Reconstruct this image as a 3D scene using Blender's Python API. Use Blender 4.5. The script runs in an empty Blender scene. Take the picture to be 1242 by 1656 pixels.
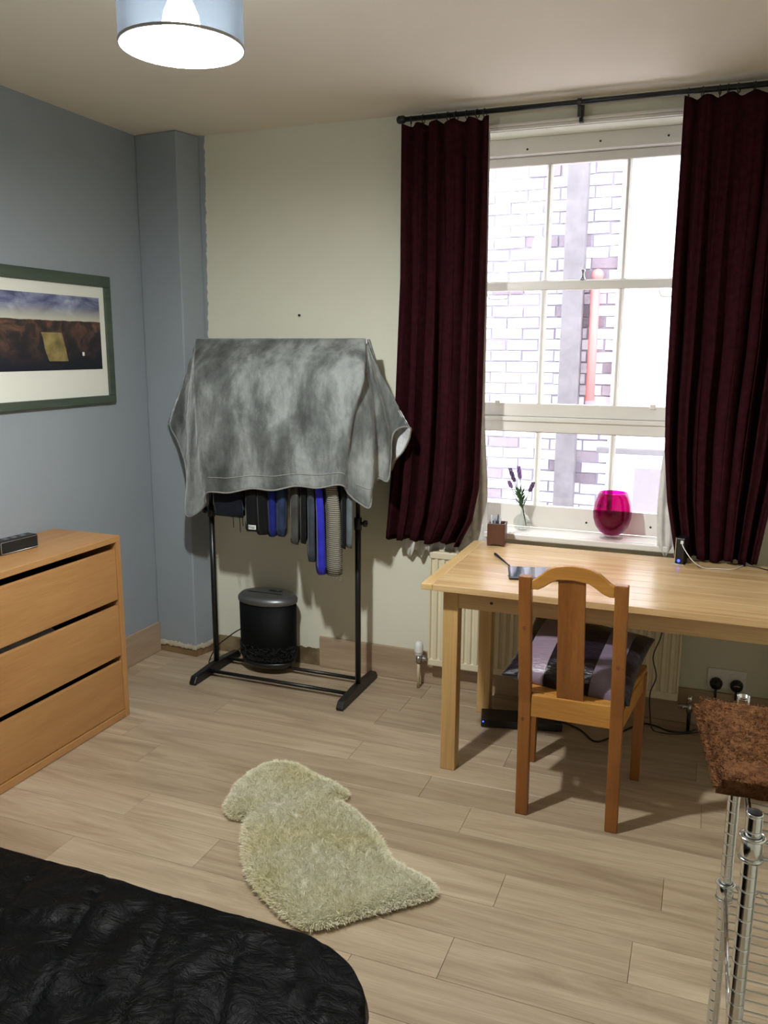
import bpy, bmesh, math, random
import numpy as np
from mathutils import Vector, Matrix, noise as mnoise

random.seed(7)
SC = bpy.context.scene
COL = SC.collection
PI = math.pi

# ------------------------------------------------------------------ camera
CAM = (2.65668, -3.6411, 1.6)
YAW, PITCH, ROLL, FPX = 0.368147, -0.194026, 0.00569, 1335.7
_f = Vector((-math.sin(YAW) * math.cos(PITCH), math.cos(YAW) * math.cos(PITCH), math.sin(PITCH)))
_r = Vector((math.cos(YAW), math.sin(YAW), 0))
_u = _r.cross(_f)
_r2 = _r * math.cos(ROLL) + _u * math.sin(ROLL)
_u2 = -_r * math.sin(ROLL) + _u * math.cos(ROLL)
cd = bpy.data.cameras.new('camera')
cam = bpy.data.objects.new('camera', cd)
COL.objects.link(cam)
M = Matrix.Identity(4)
for i in range(3):
    M[i][0], M[i][1], M[i][2] = _r2[i], _u2[i], -_f[i]
    M[i][3] = CAM[i]
cam.matrix_world = M
cd.sensor_fit = 'HORIZONTAL'
cd.sensor_width = 36
cd.lens = 36 * FPX / 1242
cd.clip_start = .02
SC.camera = cam

# ------------------------------------------------------------------ world (overcast daylight) and exposure
w = bpy.data.worlds.new('world')
SC.world = w
w.use_nodes = True
bg = w.node_tree.nodes['Background']
bg.inputs[0].default_value = (.92, .95, 1, 1)
bg.inputs[1].default_value = 9.5
SC.view_settings.view_transform = 'Standard'
SC.view_settings.look = 'None'
SC.view_settings.exposure = 0.0
SC.view_settings.gamma = 1
SC.view_settings.use_curve_mapping = False
SC.cycles.use_denoising = True
SC.cycles.max_bounces = 8
SC.cycles.sample_clamp_indirect = 6

LAMP = (1.50, -1.92, 2.25)
LAMP_E = 1770

# ------------------------------------------------------------------ materials
def sr(r, g, b):
    f = lambda c: (c / 255 / 12.92) if c / 255 <= .04045 else ((c / 255 + .055) / 1.055) ** 2.4
    return (f(r), f(g), f(b), 1)

class N:
    def __init__(s, name):
        s.m = bpy.data.materials.new(name)
        s.m.use_nodes = True
        s.t = s.m.node_tree
        s.b = s.t.nodes['Principled BSDF']
        s.o = s.t.nodes['Material Output']
    def n(s, typ, **k):
        x = s.t.nodes.new('ShaderNode' + typ)
        for a, v in k.items():
            if isinstance(a, str) and a.startswith('i_'):
                x.inputs[a[2:].replace('_', ' ')].default_value = v
            else:
                setattr(x, a, v)
        return x
    def l(s, a, b): s.t.links.new(a, b)
    def coord(s, scale=(1, 1, 1), rand=0, kind='Object'):
        tc = s.n('TexCoord')
        mp = s.n('Mapping')
        mp.inputs['Scale'].default_value = scale
        s.l(tc.outputs[kind], mp.inputs[0])
        if rand:
            oi = s.n('ObjectInfo')
            mu = s.n('Math', operation='MULTIPLY')
            mu.inputs[1].default_value = rand
            s.l(oi.outputs['Random'], mu.inputs[0])
            cb = s.n('CombineXYZ')
            for k in range(3): s.l(mu.outputs[0], cb.inputs[k])
            s.l(cb.outputs[0], mp.inputs['Location'])
        return mp.outputs[0]
    def noise(s, vec, scale, detail=4, rough=.55, dist=0):
        x = s.n('TexNoise')
        x.inputs['Scale'].default_value = scale
        x.inputs['Detail'].default_value = detail
        x.inputs['Roughness'].default_value = rough
        x.inputs['Distortion'].default_value = dist
        s.l(vec, x.inputs['Vector'])
        return x.outputs['Fac']
    def ramp(s, fac, stops):
        x = s.n('ValToRGB')
        e = x.color_ramp.elements
        while len(e) < len(stops): e.new(.5)
        for i, (p, c) in enumerate(stops):
            e[i].position = p
            e[i].color = c if len(c) == 4 else tuple(c) + (1,)
        s.l(fac, x.inputs[0])
        return x.outputs[0]
    def mix(s, fac, a, b, mode='MIX'):
        x = s.n('Mix', data_type='RGBA', blend_type=mode)
        for sock, v in ((x.inputs[0], fac), (x.inputs[6], a), (x.inputs[7], b)):
            if isinstance(v, (int, float, tuple)): sock.default_value = v
            else: s.l(v, sock)
        return x.outputs[2]
    def bump(s, h, strength=.3, dist=.01):
        x = s.n('Bump')
        x.inputs['Strength'].default_value = strength
        x.inputs['Distance'].default_value = dist
        s.l(h, x.inputs['Height'])
        s.l(x.outputs[0], s.b.inputs['Normal'])
    def set(s, **k):
        for a, v in k.items():
            nm = a.replace('_', ' ')
            if isinstance(v, (int, float, tuple)): s.b.inputs[nm].default_value = v
            else: s.l(v, s.b.inputs[nm])

def plain(name, c, rough=.5, metal=0, spec=.5, var=.0, vscale=8, bump=0, bscale=60, scale=(1, 1, 1)):
    k = N(name)
    co = k.coord(scale)
    if var:
        c2 = tuple(x * (1 - var) for x in c[:3]) + (1,)
        k.set(Base_Color=k.ramp(k.noise(co, vscale), [(.3, c2), (.7, c)]))
    else:
        k.set(Base_Color=c)
    k.set(Roughness=rough, Metallic=metal)
    k.b.inputs['Specular IOR Level'].default_value = spec
    if bump: k.bump(k.noise(co, bscale, 3), bump, .004)
    return k.m

def wood(name, light, mid, dark, axis='X', rough=.42, fine=14, rand=3.0, ringy=.5, tint=0.0):
    k = N(name)
    st = {'X': (.5, 5, 5), 'Y': (5, .5, 5), 'Z': (5, 5, .5)}[axis]
    co = k.coord(st, rand)
    n1 = k.noise(co, 1.6, 5, .6, ringy * 2)
    st2 = tuple(a * (1 if a < 1 else 4) for a in st)
    co2 = k.coord(st2, rand)
    n2 = k.noise(co2, fine, 3, .6, .2)
    base = k.ramp(n1, [(.25, dark), (.5, mid), (.75, light)])
    g = k.ramp(n2, [(.3, (.82, .82, .82)), (.65, (1.04, 1.04, 1.04))])
    c = k.mix(.8, base, g, 'MULTIPLY')
    if tint:
        oi = k.n('ObjectInfo')
        t = k.ramp(oi.outputs['Random'], [(0, (1 - tint, 1 - tint * 1.15, 1 - tint * 1.25)), (1, (1 + tint * .4, 1 + tint * .4, 1 + tint * .4))])
        c = k.mix(1.0, c, t, 'MULTIPLY')
    k.set(Base_Color=c, Roughness=rough)
    k.bump(n2, .06, .002)
    return k.m

MT = {}
MT['cream_wall'] = None
def wall_mat(name, c, noisy=.05, second=None, edge=None):
    k = N(name)
    co = k.coord()
    n1 = k.noise(co, 1.7, 4)
    c2 = tuple(x * (1 - noisy) for x in c[:3]) + (1,)
    base = k.ramp(n1, [(.3, c2), (.7, c)])
    if second:
        # brushed edge between the two paints, fixed on the wall; raw plaster strip near the floor
        tc = k.n('TexCoord')
        sp = k.n('SeparateXYZ')
        k.l(tc.outputs['Object'], sp.inputs[0])
        a = k.n('Math', operation='MULTIPLY_ADD'); a.inputs[1].default_value = -.012; a.inputs[2].default_value = .295
        k.l(sp.outputs[2], a.inputs[0])
        a2 = k.n('Math', operation='MULTIPLY'); a2.inputs[1].default_value = -1
        k.l(a.outputs[0], a2.inputs[0])
        nn = k.noise(k.coord((1, 1, 1)), 26, 3)
        b = k.n('Math', operation='MULTIPLY_ADD'); b.inputs[1].default_value = .03; b.inputs[2].default_value = -.015
        k.l(nn, b.inputs[0])
        s1 = k.n('Math', operation='ADD'); k.l(sp.outputs[0], s1.inputs[0]); k.l(b.outputs[0], s1.inputs[1])
        edge0 = k.n('Math', operation='MULTIPLY_ADD'); edge0.inputs[1].default_value = .017; edge0.inputs[2].default_value = .272
        k.l(sp.outputs[2], edge0.inputs[0])
        lt = k.n('Math', operation='LESS_THAN'); k.l(s1.outputs[0], lt.inputs[0]); k.l(edge0.outputs[0], lt.inputs[1])
        base = k.mix(lt.outputs[0], base, second)
        nz = k.n('Math', operation='MULTIPLY_ADD'); nz.inputs[1].default_value = .03; nz.inputs[2].default_value = .075
        k.l(nn, nz.inputs[0])
        l2 = k.n('Math', operation='LESS_THAN'); k.l(sp.outputs[2], l2.inputs[0]); k.l(nz.outputs[0], l2.inputs[1])
        pl = k.ramp(k.noise(k.coord(), 9, 5), [(.35, sr(96, 78, 56)), (.6, sr(140, 124, 92))])
        base = k.mix(l2.outputs[0], base, pl)
    k.set(Base_Color=base, Roughness=.75)
    k.b.inputs['Specular IOR Level'].default_value = .25
    k.bump(k.noise(co, 14, 6, .6), .12, .01)
    return k.m

BLUE = sr(149, 156, 162)
CREAM = sr(223, 221, 203)
MT['wall_back'] = wall_mat('back_wall_paint', CREAM, .05, BLUE)
MT['wall_blue'] = wall_mat('blue_wall_paint', BLUE, .08)
MT['wall_cream'] = wall_mat('cream_wall_paint', CREAM, .05)
MT['ceiling'] = wall_mat('ceiling_paint', sr(240, 230, 214), .05)
MT['plank'] = wood('oak_laminate', sr(206, 190, 163), sr(186, 166, 140), sr(158, 137, 112), 'X', .4, 10, 9, 1.2, .15)
MT['skirt_x'] = wood('pale_board_x', sr(190, 168, 142), sr(170, 147, 122), sr(150, 128, 104), 'X', .45, 10, 4)
MT['skirt_y'] = wood('pale_board_y', sr(190, 168, 142), sr(170, 147, 122), sr(150, 128, 104), 'Y', .45, 10, 4)
MT['pine_x'] = wood('desk_pine_x', sr(222, 195, 150), sr(210, 176, 128), sr(184, 144, 98), 'X', .27, 9, 5, .5, .10)
MT['pine_y'] = wood('desk_pine_y', sr(222, 194, 142), sr(212, 178, 124), sr(192, 152, 96), 'Y', .38, 9, 2, .5)
MT['pine_z'] = wood('desk_pine_z', sr(212, 180, 124), sr(202, 164, 108), sr(182, 142, 86), 'Z', .42, 9, 2, .5)
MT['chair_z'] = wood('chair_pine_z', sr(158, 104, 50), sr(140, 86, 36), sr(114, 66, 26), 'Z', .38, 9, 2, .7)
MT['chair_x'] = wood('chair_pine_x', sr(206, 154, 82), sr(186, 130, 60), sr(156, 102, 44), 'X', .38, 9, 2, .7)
MT['beech_x'] = wood('chest_beech_x', sr(192, 146, 94), sr(180, 132, 81), sr(162, 113, 67), 'Y', .4, 16, 2, .4)
MT['beech_z'] = wood('chest_beech_z', sr(196, 148, 96), sr(184, 135, 84), sr(166, 116, 70), 'Z', .4, 16, 2, .4)
MT['white_paint'] = plain('window_gloss_paint', sr(234, 229, 222), .35, var=.04, vscale=6)
MT['plaster_drip'] = plain('plaster_filler', sr(200, 190, 168), .9, var=.25, vscale=30, bump=.6, bscale=40)
MT['black_metal'] = plain('black_enamel', (.006, .007, .008, 1), .35)
MT['black_plastic'] = plain('black_plastic', (.008, .008, .009, 1), .4)
MT['black_matt'] = plain('black_matt', (.006, .006, .007, 1), .8)
MT['gunmetal'] = plain('shredder_lid_grey', (.16, .165, .17, 1), .38, .7)
MT['dark_gap'] = plain('dark_gap', (.05, .04, .035, 1), .9)
MT['radiator'] = plain('radiator_cream', sr(222, 212, 184), .35)
MT['chrome'] = plain('chrome', (.75, .77, .78, 1), .14, 1)
MT['steel'] = plain('brushed_steel', (.45, .45, .46, 1), .35, 1)
MT['white_plastic'] = plain('white_plastic', (.78, .78, .76, 1), .4)
MT['copper'] = plain('painted_pipe', sr(196, 184, 150), .4)
MT['green_frame'] = wood('green_stained_wood', sr(86, 98, 84), sr(70, 82, 70), sr(56, 66, 56), 'Y', .5, 18, 2)
MT['mount'] = plain('picture_mount', sr(226, 226, 216), .8)
MT['walnut'] = wood('dark_walnut', sr(112, 72, 52), sr(92, 56, 40), sr(70, 42, 30), 'Z', .4, 20, 2)
MT['nail'] = plain('nail_metal', (.05, .045, .04, 1), .5, .8)
MT['wool'] = None

def cloth_mat(name, c, c2=None, rough=.85, nscale=(1, 1, 1), ns=20, sheen=.3, bump=.15, bs=120):
    k = N(name)
    co = k.coord(nscale)
    c2 = c2 or tuple(x * .7 for x in c[:3]) + (1,)
    k.set(Base_Color=k.ramp(k.noise(co, ns, 4), [(.35, c2), (.65, c)]), Roughness=rough)
    k.b.inputs['Sheen Weight'].default_value = sheen
    k.b.inputs['Sheen Roughness'].default_value = .4
    k.b.inputs['Specular IOR Level'].default_value = .2
    k.bump(k.noise(k.coord(), bs, 2), bump, .002)
    return k.m

MT['curtain'] = cloth_mat('burgundy_cloth', sr(50, 20, 25), sr(40, 14, 19), 1.0, (1, 1, 1), 40, 0)
MT['curtain'].node_tree.nodes['Principled BSDF'].inputs['Specular IOR Level'].default_value = .04
MT['lining'] = cloth_mat('curtain_lining', sr(225, 224, 222), sr(205, 203, 200), .9, sheen=0)
def plush():
    k = N('grey_plush')
    co = k.coord((1, 1, .42))
    n = k.noise(co, 7, 5, .6, .25)
    n2 = k.noise(k.coord((1, 1, .5)), 40, 4, .65, .3)
    a = k.ramp(n, [(.32, sr(62, 64, 63)), (.47, sr(96, 99, 98)), (.62, sr(142, 146, 144))])
    b = k.ramp(n2, [(.35, (.86, .86, .86)), (.65, (1.08, 1.08, 1.08))])
    top = k.mix(1.0, a, b, 'MULTIPLY')
    k.set(Base_Color=top, Roughness=.8)
    k.b.inputs['Sheen Weight'].default_value = .5
    k.b.inputs['Sheen Roughness'].default_value = .35
    k.bump(k.noise(k.coord(), 45, 5, .65), .5, .008)
    return k.m
MT['plush'] = plush()
MT['fleece'] = plain('fleece_underside', sr(220, 221, 224), .95, var=.15, vscale=90, bump=.6, bscale=90)

def satin():
    k = N('black_satin_quilt')
    co = k.coord()
    tc = k.n('TexCoord')
    k.set(Base_Color=(.0012, .0014, .0015, 1), Roughness=k.ramp(k.noise(co, 9, 3), [(.3, (.34,) * 3), (.7, (.5,) * 3)]))
    k.b.inputs['Specular IOR Level'].default_value = .07
    n1 = k.noise(k.coord((1, 1.6, 1)), 17, 5, .6, .9)
    k.bump(n1, .65, .012)
    return k.m
MT['satin'] = satin()

def glass(name, tint, rough=.02, fac=.12):
    k = N(name)
    tr = k.n('BsdfTransparent'); tr.inputs[0].default_value = tint
    gl = k.n('BsdfGlossy'); gl.inputs['Roughness'].default_value = rough
    lw = k.n('LayerWeight'); lw.inputs[0].default_value = .5
    pw = k.n('Math', operation='POWER'); pw.inputs[1].default_value = 4; k.l(lw.outputs['Facing'], pw.inputs[0])
    fr = k.n('Math', operation='MULTIPLY_ADD'); fr.inputs[1].default_value = .6; fr.inputs[2].default_value = .035; k.l(pw.outputs[0], fr.inputs[0])
    mx = k.n('MixShader')
    k.l(fr.outputs[0], mx.inputs[0]); k.l(tr.outputs[0], mx.inputs[1]); k.l(gl.outputs[0], mx.inputs[2])
    k.l(mx.outputs[0], k.o.inputs[0])
    return k.m
MT['pane'] = glass('window_glass', (.96, .97, .97, 1))
MT['clear'] = glass('clear_glass', (.93, .94, .94, 1))
MT['magenta'] = glass('magenta_glass', (.69, .035, .47, 1))

def emit(name, c, s):
    k = N(name)
    e = k.n('Emission'); e.inputs[0].default_value = c; e.inputs[1].default_value = s
    k.l(e.outputs[0], k.o.inputs[0])
    return k.m
MT['bulb'] = emit('lit_bulb', (.97, 1, .985, 1), LAMP_E)
MT['led'] = emit('blue_led', (.05, .08, 1, 1), 4)

def shade():
    k = N('smoky_voile')
    tr = k.n('BsdfTransparent'); tr.inputs[0].default_value = (.75, .8, .85, 1)
    df = k.n('BsdfDiffuse'); df.inputs[0].default_value = (.10, .115, .13, 1)
    tl = k.n('BsdfTranslucent'); tl.inputs[0].default_value = (.0022, .0025, .003, 1)
    a = k.n('MixShader'); a.inputs[0].default_value = .5
    k.l(df.outputs[0], a.inputs[1]); k.l(tl.outputs[0], a.inputs[2])
    lw = k.n('LayerWeight'); lw.inputs[0].default_value = .35
    m2 = k.n('MapRange'); m2.inputs[2].default_value = .42; m2.inputs[3].default_value = .06; m2.inputs[4].default_value = .003
    k.l(lw.outputs['Facing'], m2.inputs[0])
    b = k.n('MixShader')
    k.l(m2.outputs[0], b.inputs[0]); k.l(a.outputs[0], b.inputs[1]); k.l(tr.outputs[0], b.inputs[2])
    k.l(b.outputs[0], k.o.inputs[0])
    return k.m
MT['shade'] = shade()

# ------------------------------------------------------------------ mesh helpers
class MB:
    def __init__(s): s.v = []; s.f = []
    def add(s, vs, fs):
        o = len(s.v)
        s.v += [tuple(p) for p in vs]
        s.f += [tuple(i + o for i in f) for f in fs]
    def box(s, x0, x1, y0, y1, z0, z1):
        v = [(x, y, z) for z in (z0, z1) for y in (y0, y1) for x in (x0, x1)]
        s.add(v, [(0, 2, 3, 1), (4, 5, 7, 6), (0, 1, 5, 4), (2, 6, 7, 3), (0, 4, 6, 2), (1, 3, 7, 5)])
    def hexa(s, b, t):  # bottom quad, top quad (both counter-clockwise from above)
        s.add(list(b) + list(t), [(3, 2, 1, 0), (4, 5, 6, 7), (0, 1, 5, 4), (1, 2, 6, 5), (2, 3, 7, 6), (3, 0, 4, 7)])
    def prism(s, poly, a, b, axis):
        def P(p, h):
            return {'x': (h, p[0], p[1]), 'y': (p[0], h, p[1]), 'z': (p[0], p[1], h)}[axis]
        n = len(poly)
        v = [P(p, a) for p in poly] + [P(p, b) for p in poly]
        s.add(v, [tuple(range(n))[::-1], tuple(range(n, 2 * n))] + [(i, (i + 1) % n, n + (i + 1) % n, n + i) for i in range(n)])
    def loft(s, rings, closed=True, caps=True):
        n = len(rings[0]); o = len(s.v)
        for r in rings: s.v += [tuple(p) for p in r]
        m = n if closed else n - 1
        for k in range(len(rings) - 1):
            for i in range(m):
                s.f.append((o + k * n + i, o + k * n + (i + 1) % n, o + (k + 1) * n + (i + 1) % n, o + (k + 1) * n + i))
        if caps and closed:
            s.f.append(tuple(o + i for i in range(n))[::-1])
            s.f.append(tuple(o + (len(rings) - 1) * n + i for i in range(n)))
    def lathe(s, prof, c=(0, 0, 0), n=32, sx=1, sy=1, caps=False):
        rings = [[(c[0] + sx * r * math.cos(2 * PI * i / n), c[1] + sy * r * math.sin(2 * PI * i / n), c[2] + z) for i in range(n)] for r, z in prof]
        s.loft(rings, True, caps)
    def tube(s, pts, r, n=8, caps=True):
        pts = [Vector(p) for p in pts]
        rings = []
        up = None
        for i, p in enumerate(pts):
            t = (pts[min(i + 1, len(pts) - 1)] - pts[max(i - 1, 0)]).normalized()
            if up is None:
                up = Vector((0, 0, 1)) if abs(t.z) < .9 else Vector((1, 0, 0))
            a = t.cross(up).normalized()
            b = a.cross(t).normalized()
            up = b
            rr = r[i] if isinstance(r, (list, tuple)) else r
            rings.append([p + a * rr * math.cos(2 * PI * k / n) + b * rr * math.sin(2 * PI * k / n) for k in range(n)])
        s.loft(rings, True, caps)
    def sphere(s, c, r, n=16, m=10, sc=(1, 1, 1)):
        prof = [(max(1e-5, math.sin(PI * i / m)), -math.cos(PI * i / m)) for i in range(m + 1)]
        rings = [[(c[0] + sc[0] * r * a * math.cos(2 * PI * k / n), c[1] + sc[1] * r * a * math.sin(2 * PI * k / n), c[2] + sc[2] * r * z) for k in range(n)] for a, z in prof]
        s.loft(rings, True, False)
    def grid(s, P):
        h = len(P); wd = len(P[0]); o = len(s.v)
        for r in P: s.v += [tuple(p) for p in r]
        for j in range(h - 1):
            for i in range(wd - 1):
                a = o + j * wd + i
                s.f.append((a, a + 1, a + wd + 1, a + wd))

def obj(name, mb, mat, parent=None, smooth=False, bevel=0, seg=2, solid=0, sub=0, off=-1):
    me = bpy.data.meshes.new(name)
    me.from_pydata(mb.v, [], mb.f)
    me.update()
    if smooth:
        me.polygons.foreach_set('use_smooth', [True] * len(me.polygons))
    o = bpy.data.objects.new(name, me)
    COL.objects.link(o)
    mats = mat if isinstance(mat, (list, tuple)) else [mat]
    for m in mats: me.materials.append(MT[m] if isinstance(m, str) else m)
    if parent:
        o.parent = parent
    if solid:
        k = o.modifiers.new('solidify', 'SOLIDIFY'); k.thickness = solid; k.offset = off
    if bevel:
        k = o.modifiers.new('bevel', 'BEVEL'); k.width = bevel; k.segments = seg; k.limit_method = 'ANGLE'; k.angle_limit = .6
        k.harden_normals = False
        me.polygons.foreach_set('use_smooth', [True] * len(me.polygons)) if smooth else None
    if sub:
        k = o.modifiers.new('sub', 'SUBSURF'); k.levels = sub; k.render_levels = sub
    return o

def recalc(o):
    bm = bmesh.new(); bm.from_mesh(o.data)
    bmesh.ops.recalc_face_normals(bm, faces=bm.faces)
    bm.to_mesh(o.data); bm.free()

def tag(o, label, cat, group=None):
    o['label'] = label; o['category'] = cat
    if group: o['group'] = group
    return o
def thing(name, label, cat, loc=(0, 0, 0), group=None, rz=0):
    o = bpy.data.objects.new(name, None)
    o.location = loc; o.rotation_euler = (0, 0, rz)
    o.empty_display_size = .05
    COL.objects.link(o)
    return tag(o, label, cat, group)
def struct(name, mb, mat, parent=None, **k):
    o = obj(name, mb, mat, parent, **k)
    if parent is None: o['kind'] = 'structure'
    return o
def smoothpath(pts, n=6):
    """Catmull-Rom through the points"""
    P = [Vector(p) for p in pts]
    P = [2 * P[0] - P[1]] + P + [2 * P[-1] - P[-2]]
    out = []
    for i in range(1, len(P) - 2):
        for k in range(n):
            t = k / n
            a, b, c, d = P[i - 1], P[i], P[i + 1], P[i + 2]
            out.append(.5 * ((2 * b) + (c - a) * t + (2 * a - 5 * b + 4 * c - d) * t * t + (3 * b - a - 3 * c + d) * t ** 3))
    out.append(P[-2])
    return out

# ================================================================== SETTING
H = 2.604
RX, RY = 3.32, -4.7
b = MB(); b.box(-.02, RX + .02, RY - .02, .02, -.06, -.009)
floor = struct('floor', b, 'dark_gap')
PW, PL = .1645, 1.318
joint = {0: 1.473, 3: 1.433, 4: 1.787, 6: 2.647, 7: 2.187, 8: 1.262, 9: 2.117}
k = -2
while True:
    y1 = -.2 - PW * k
    y0 = y1 - PW
    if y1 <= RY + .01: break
    y1c, y0c = min(y1, -.002), max(y0, RY + .002)
    if y1c - y0c > .01:
        j = joint.get(k, random.uniform(0, PL))
        xs = [j + PL * q for q in range(-4, 5)]
        ed = [.002] + [x for x in xs if .05 < x < RX - .05] + [RX - .002]
        for a, c in zip(ed[:-1], ed[1:]):
            m = MB(); m.box(a + .0005, c - .0005, y0c + .0005, y1c - .0005, -.009, 0)
            obj('plank', m, 'plank', floor, bevel=.0008, seg=1)
    k += 1

b = MB(); b.box(-.3, RX + .3, RY - .3, .35, H, H + .15)
struct('ceiling', b, 'ceiling')
b = MB(); b.box(-.2, 0, RY, .35, -.06, H)
struct('wall_left', b, 'wall_blue')
b = MB(); b.box(RX, RX + .2, RY, .35, -.06, H)
struct('wall_right', b, 'wall_cream')
b = MB(); b.box(-.2, RX + .2, RY - .2, RY, -.06, H)
struct('wall_rear', b, 'wall_cream')
OX0, OX1, OZ0, OZ1 = 1.56, 2.68, .755, 2.50
b = MB()
b.box(0, OX0, 0, .3, -.06, H); b.box(OX1, RX, 0, .3, -.06, H)
b.box(OX0, OX1, 0, .3, -.06, OZ0); b.box(OX0, OX1, 0, .3, OZ1, H)
struct('wall_back', b, 'wall_back')
# shallow boxed-in corner painted blue
b = MB(); b.prism([(.001, -.12), (.25, -.142), (.285, -.001), (.001, -.001)], .045, H - .001, 'z')
struct('wall_corner', b, 'wall_blue', bevel=.006)
b = MB(); b.prism([(.001, -.116), (.247, -.138), (.282, -.001), (.001, -.001)], .001, .045, 'z')
struct('trim_5', b, wood('rough_batten', sr(150, 122, 84), sr(128, 100, 66), sr(92, 72, 48), 'X', .8, 20, 2))
# ragged plaster edge where the blue box meets the floor
b = MB()
pts = []
for i in range(41):
    t = i / 40
    if t < .62: q = t / .62; x, y = .003 + (.25 - .003) * q, -.122 - .022 * q; nx, ny = -.09, -1
    else: q = (t - .62) / .38; x, y = .25 + .035 * q, -.144 + .14 * q; nx, ny = 1, -.25
    l = math.hypot(nx, ny); pts.append((x, y, nx / l, ny / l))
top, bot, ins, inb = [], [], [], []
for i, (x, y, nx, ny) in enumerate(pts):
    d = .004 + .003 * random.random(); zt = .062 + .012 * random.random(); zb = .034 + .012 * random.random()
    top.append((x + nx * .001, y + ny * .001, zt)); bot.append((x + nx * d, y + ny * d, (zt + zb) / 2)); ins.append((x + nx * .001, y + ny * .001, zb))
b.grid([top, bot, ins])
struct('trim_6', b, 'plaster_drip', smooth=True)

# baseboards
b = MB(); b.box(.908, 1.62, -.016, -.001, .001, .162); b.box(1.6205, RX - .001, -.016, -.001, .001, .162)
struct('baseboard_back', b, 'skirt_x', bevel=.002)
b = MB(); b.box(.001, .016, RY + .01, -.124, .001, .162)
struct('baseboard_left', b, 'skirt_y', bevel=.002)

# ------------------------------------------------------------------ window
b = MB()
yo = .125
b.box(OX0, 1.625, yo, .2, OZ0, OZ1); b.box(2.61, OX1, yo, .2, OZ0, OZ1)      # box frame sides
b.box(1.625, 2.61, yo, .2, 2.432, OZ1)                                         # head board
b.box(1.625, 2.61, yo, .2, 1.236, 1.303)                                       # transom under the sliding sashes
b.box(1.625, 2.61, yo - .012, yo, 1.283, 1.303)
window = struct('window_1', b, 'white_paint', bevel=.003)
def sash(z0, z1, zb, zt, y0, y1, x0=1.626, x1=2.609, name='sash'):
    m = MB()
    sw = .036
    m.box(x0, x0 + sw, y0, y1, z0, z1); m.box(x1 - sw, x1, y0, y1, z0, z1)
    m.box(x0 + sw, x1 - sw, y0, y1, z0, zb); m.box(x0 + sw, x1 - sw, y0, y1, zt, z1)
    s = obj(name, m, 'white_paint', window, bevel=.004)
    for mx in (1.9515, 2.2835):
        m = MB(); m.prism([(mx - .013, y0 + .012), (mx - .005, y0), (mx + .005, y0), (mx + .013, y0 + .012), (mx + .013, y1 - .004), (mx - .013, y1 - .004)], zb, zt, 'z')
        obj('glazing_bar', m, 'white_paint', s)
    e = [x0 + sw, 1.9515, 2.2835, x1 - sw]
    for q in range(3):
        m = MB(); ym = (y0 + y1) / 2 + .006
        m.box(e[q] + .001, e[q + 1] - .001, ym, ym + .003, zb + .001, zt - .001)
        obj('pane', m, 'pane', s)
    return s
up = sash(1.872, 2.431, 1.907, 2.392, .165, .195)
lo = sash(1.304, 1.900, 1.364, 1.862, .130, .160)
fx = sash(.79, 1.235, .893, 1.232, .135, .165)
m = MB(); m.lathe([(.0001, 0), (.012, 0), (.012, .012), (.007, .016), (.006, .036), (.010, .04), (.010, .047), (.0001, .05)], (2.117, .15, 1.9), 14); obj('sash_lock', m, 'steel', lo, smooth=True)
for lx_ in (1.74, 2.49):
    m = MB(); m.tube(smoothpath([(lx_ - .055, .168, 1.862), (lx_ - .045, .165, 1.835), (lx_ - .03, .165, 1.828), (lx_ + .03, .165, 1.828), (lx_ + .045, .165, 1.835), (lx_ + .055, .168, 1.862)], 3), .0028, 6)
    obj('cord_loop', m, 'white_paint', lo, smooth=True)
for lx_ in (1.762, 2.446):
    m = MB(); m.box(lx_ - .012, lx_ + .012, .122, .13, 1.352, 1.374); obj('sash_stop', m, 'white_paint', lo, bevel=.003)
for lx_, lz in ((1.858, 2.452), (2.165, 2.462), (2.436, 2.462)):
    m = MB(); m.sphere((lx_, .1245, lz), .0045, 8, 6); obj('screw_head', m, 'nail', window)
for lx_, lz in ((2.19, .83), (2.47, .832)):
    m = MB(); m.sphere((lx_, .1345, lz), .005, 8, 6); obj('screw_head', m, 'nail', fx)
# sill, head moulding
b = MB(); b.box(1.50, 2.74, -.045, 0, .762, .79); b.box(OX0 + .001, OX1 - .001, 0, .134, .762, .79)
struct('trim_1', b, 'white_paint', bevel=.005)
b = MB(); b.box(1.48, 2.76, -.014, -.001, 2.502, 2.516); b.box(1.48, 2.76, -.022, -.001, 2.516, 2.528)
struct('trim_2', b, 'white_paint', bevel=.004)

# ------------------------------------------------------------------ outside: brick wall across the alley
def brick_mat():
    k = N('pale_old_brick')
    oi = k.n('ObjectInfo')
    a = k.ramp(oi.outputs['Random'], [(0, sr(112, 100, 110)), (.10, sr(140, 128, 138)), (.16, sr(186, 178, 190)), (.4, sr(206, 200, 208)), (1, sr(216, 212, 216))])
    n = k.ramp(k.noise(k.coord((1, 1, 1), 5), 9, 5), [(.3, (.88, .86, .89)), (.7, (1, 1, 1))])
    k.set(Base_Color=k.mix(1.0, a, n, 'MULTIPLY'), Roughness=.9)
    k.bump(k.noise(k.coord(), 40, 4), .4, .01)
    return k.m
MT['brick'] = brick_mat()
MT['mortar'] = plain('mortar', sr(140, 134, 148), .95, var=.2)
MT['slate'] = plain('dark_downpipe_paint', sr(112, 106, 112), .8, var=.35, vscale=9)
MT['red_paint'] = plain('red_pipe_paint', sr(214, 110, 108), .6)
WY = 2.55
b = MB(); b.box(-2.2, 6.2, WY - .022, WY + .3, -1.2, 4.6)
alley = tag(obj('brick_wall', b, 'mortar'), 'sunlit pale brick wall seen through the window panes', 'brick wall')
BWD, BHT = .235, .080
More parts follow.
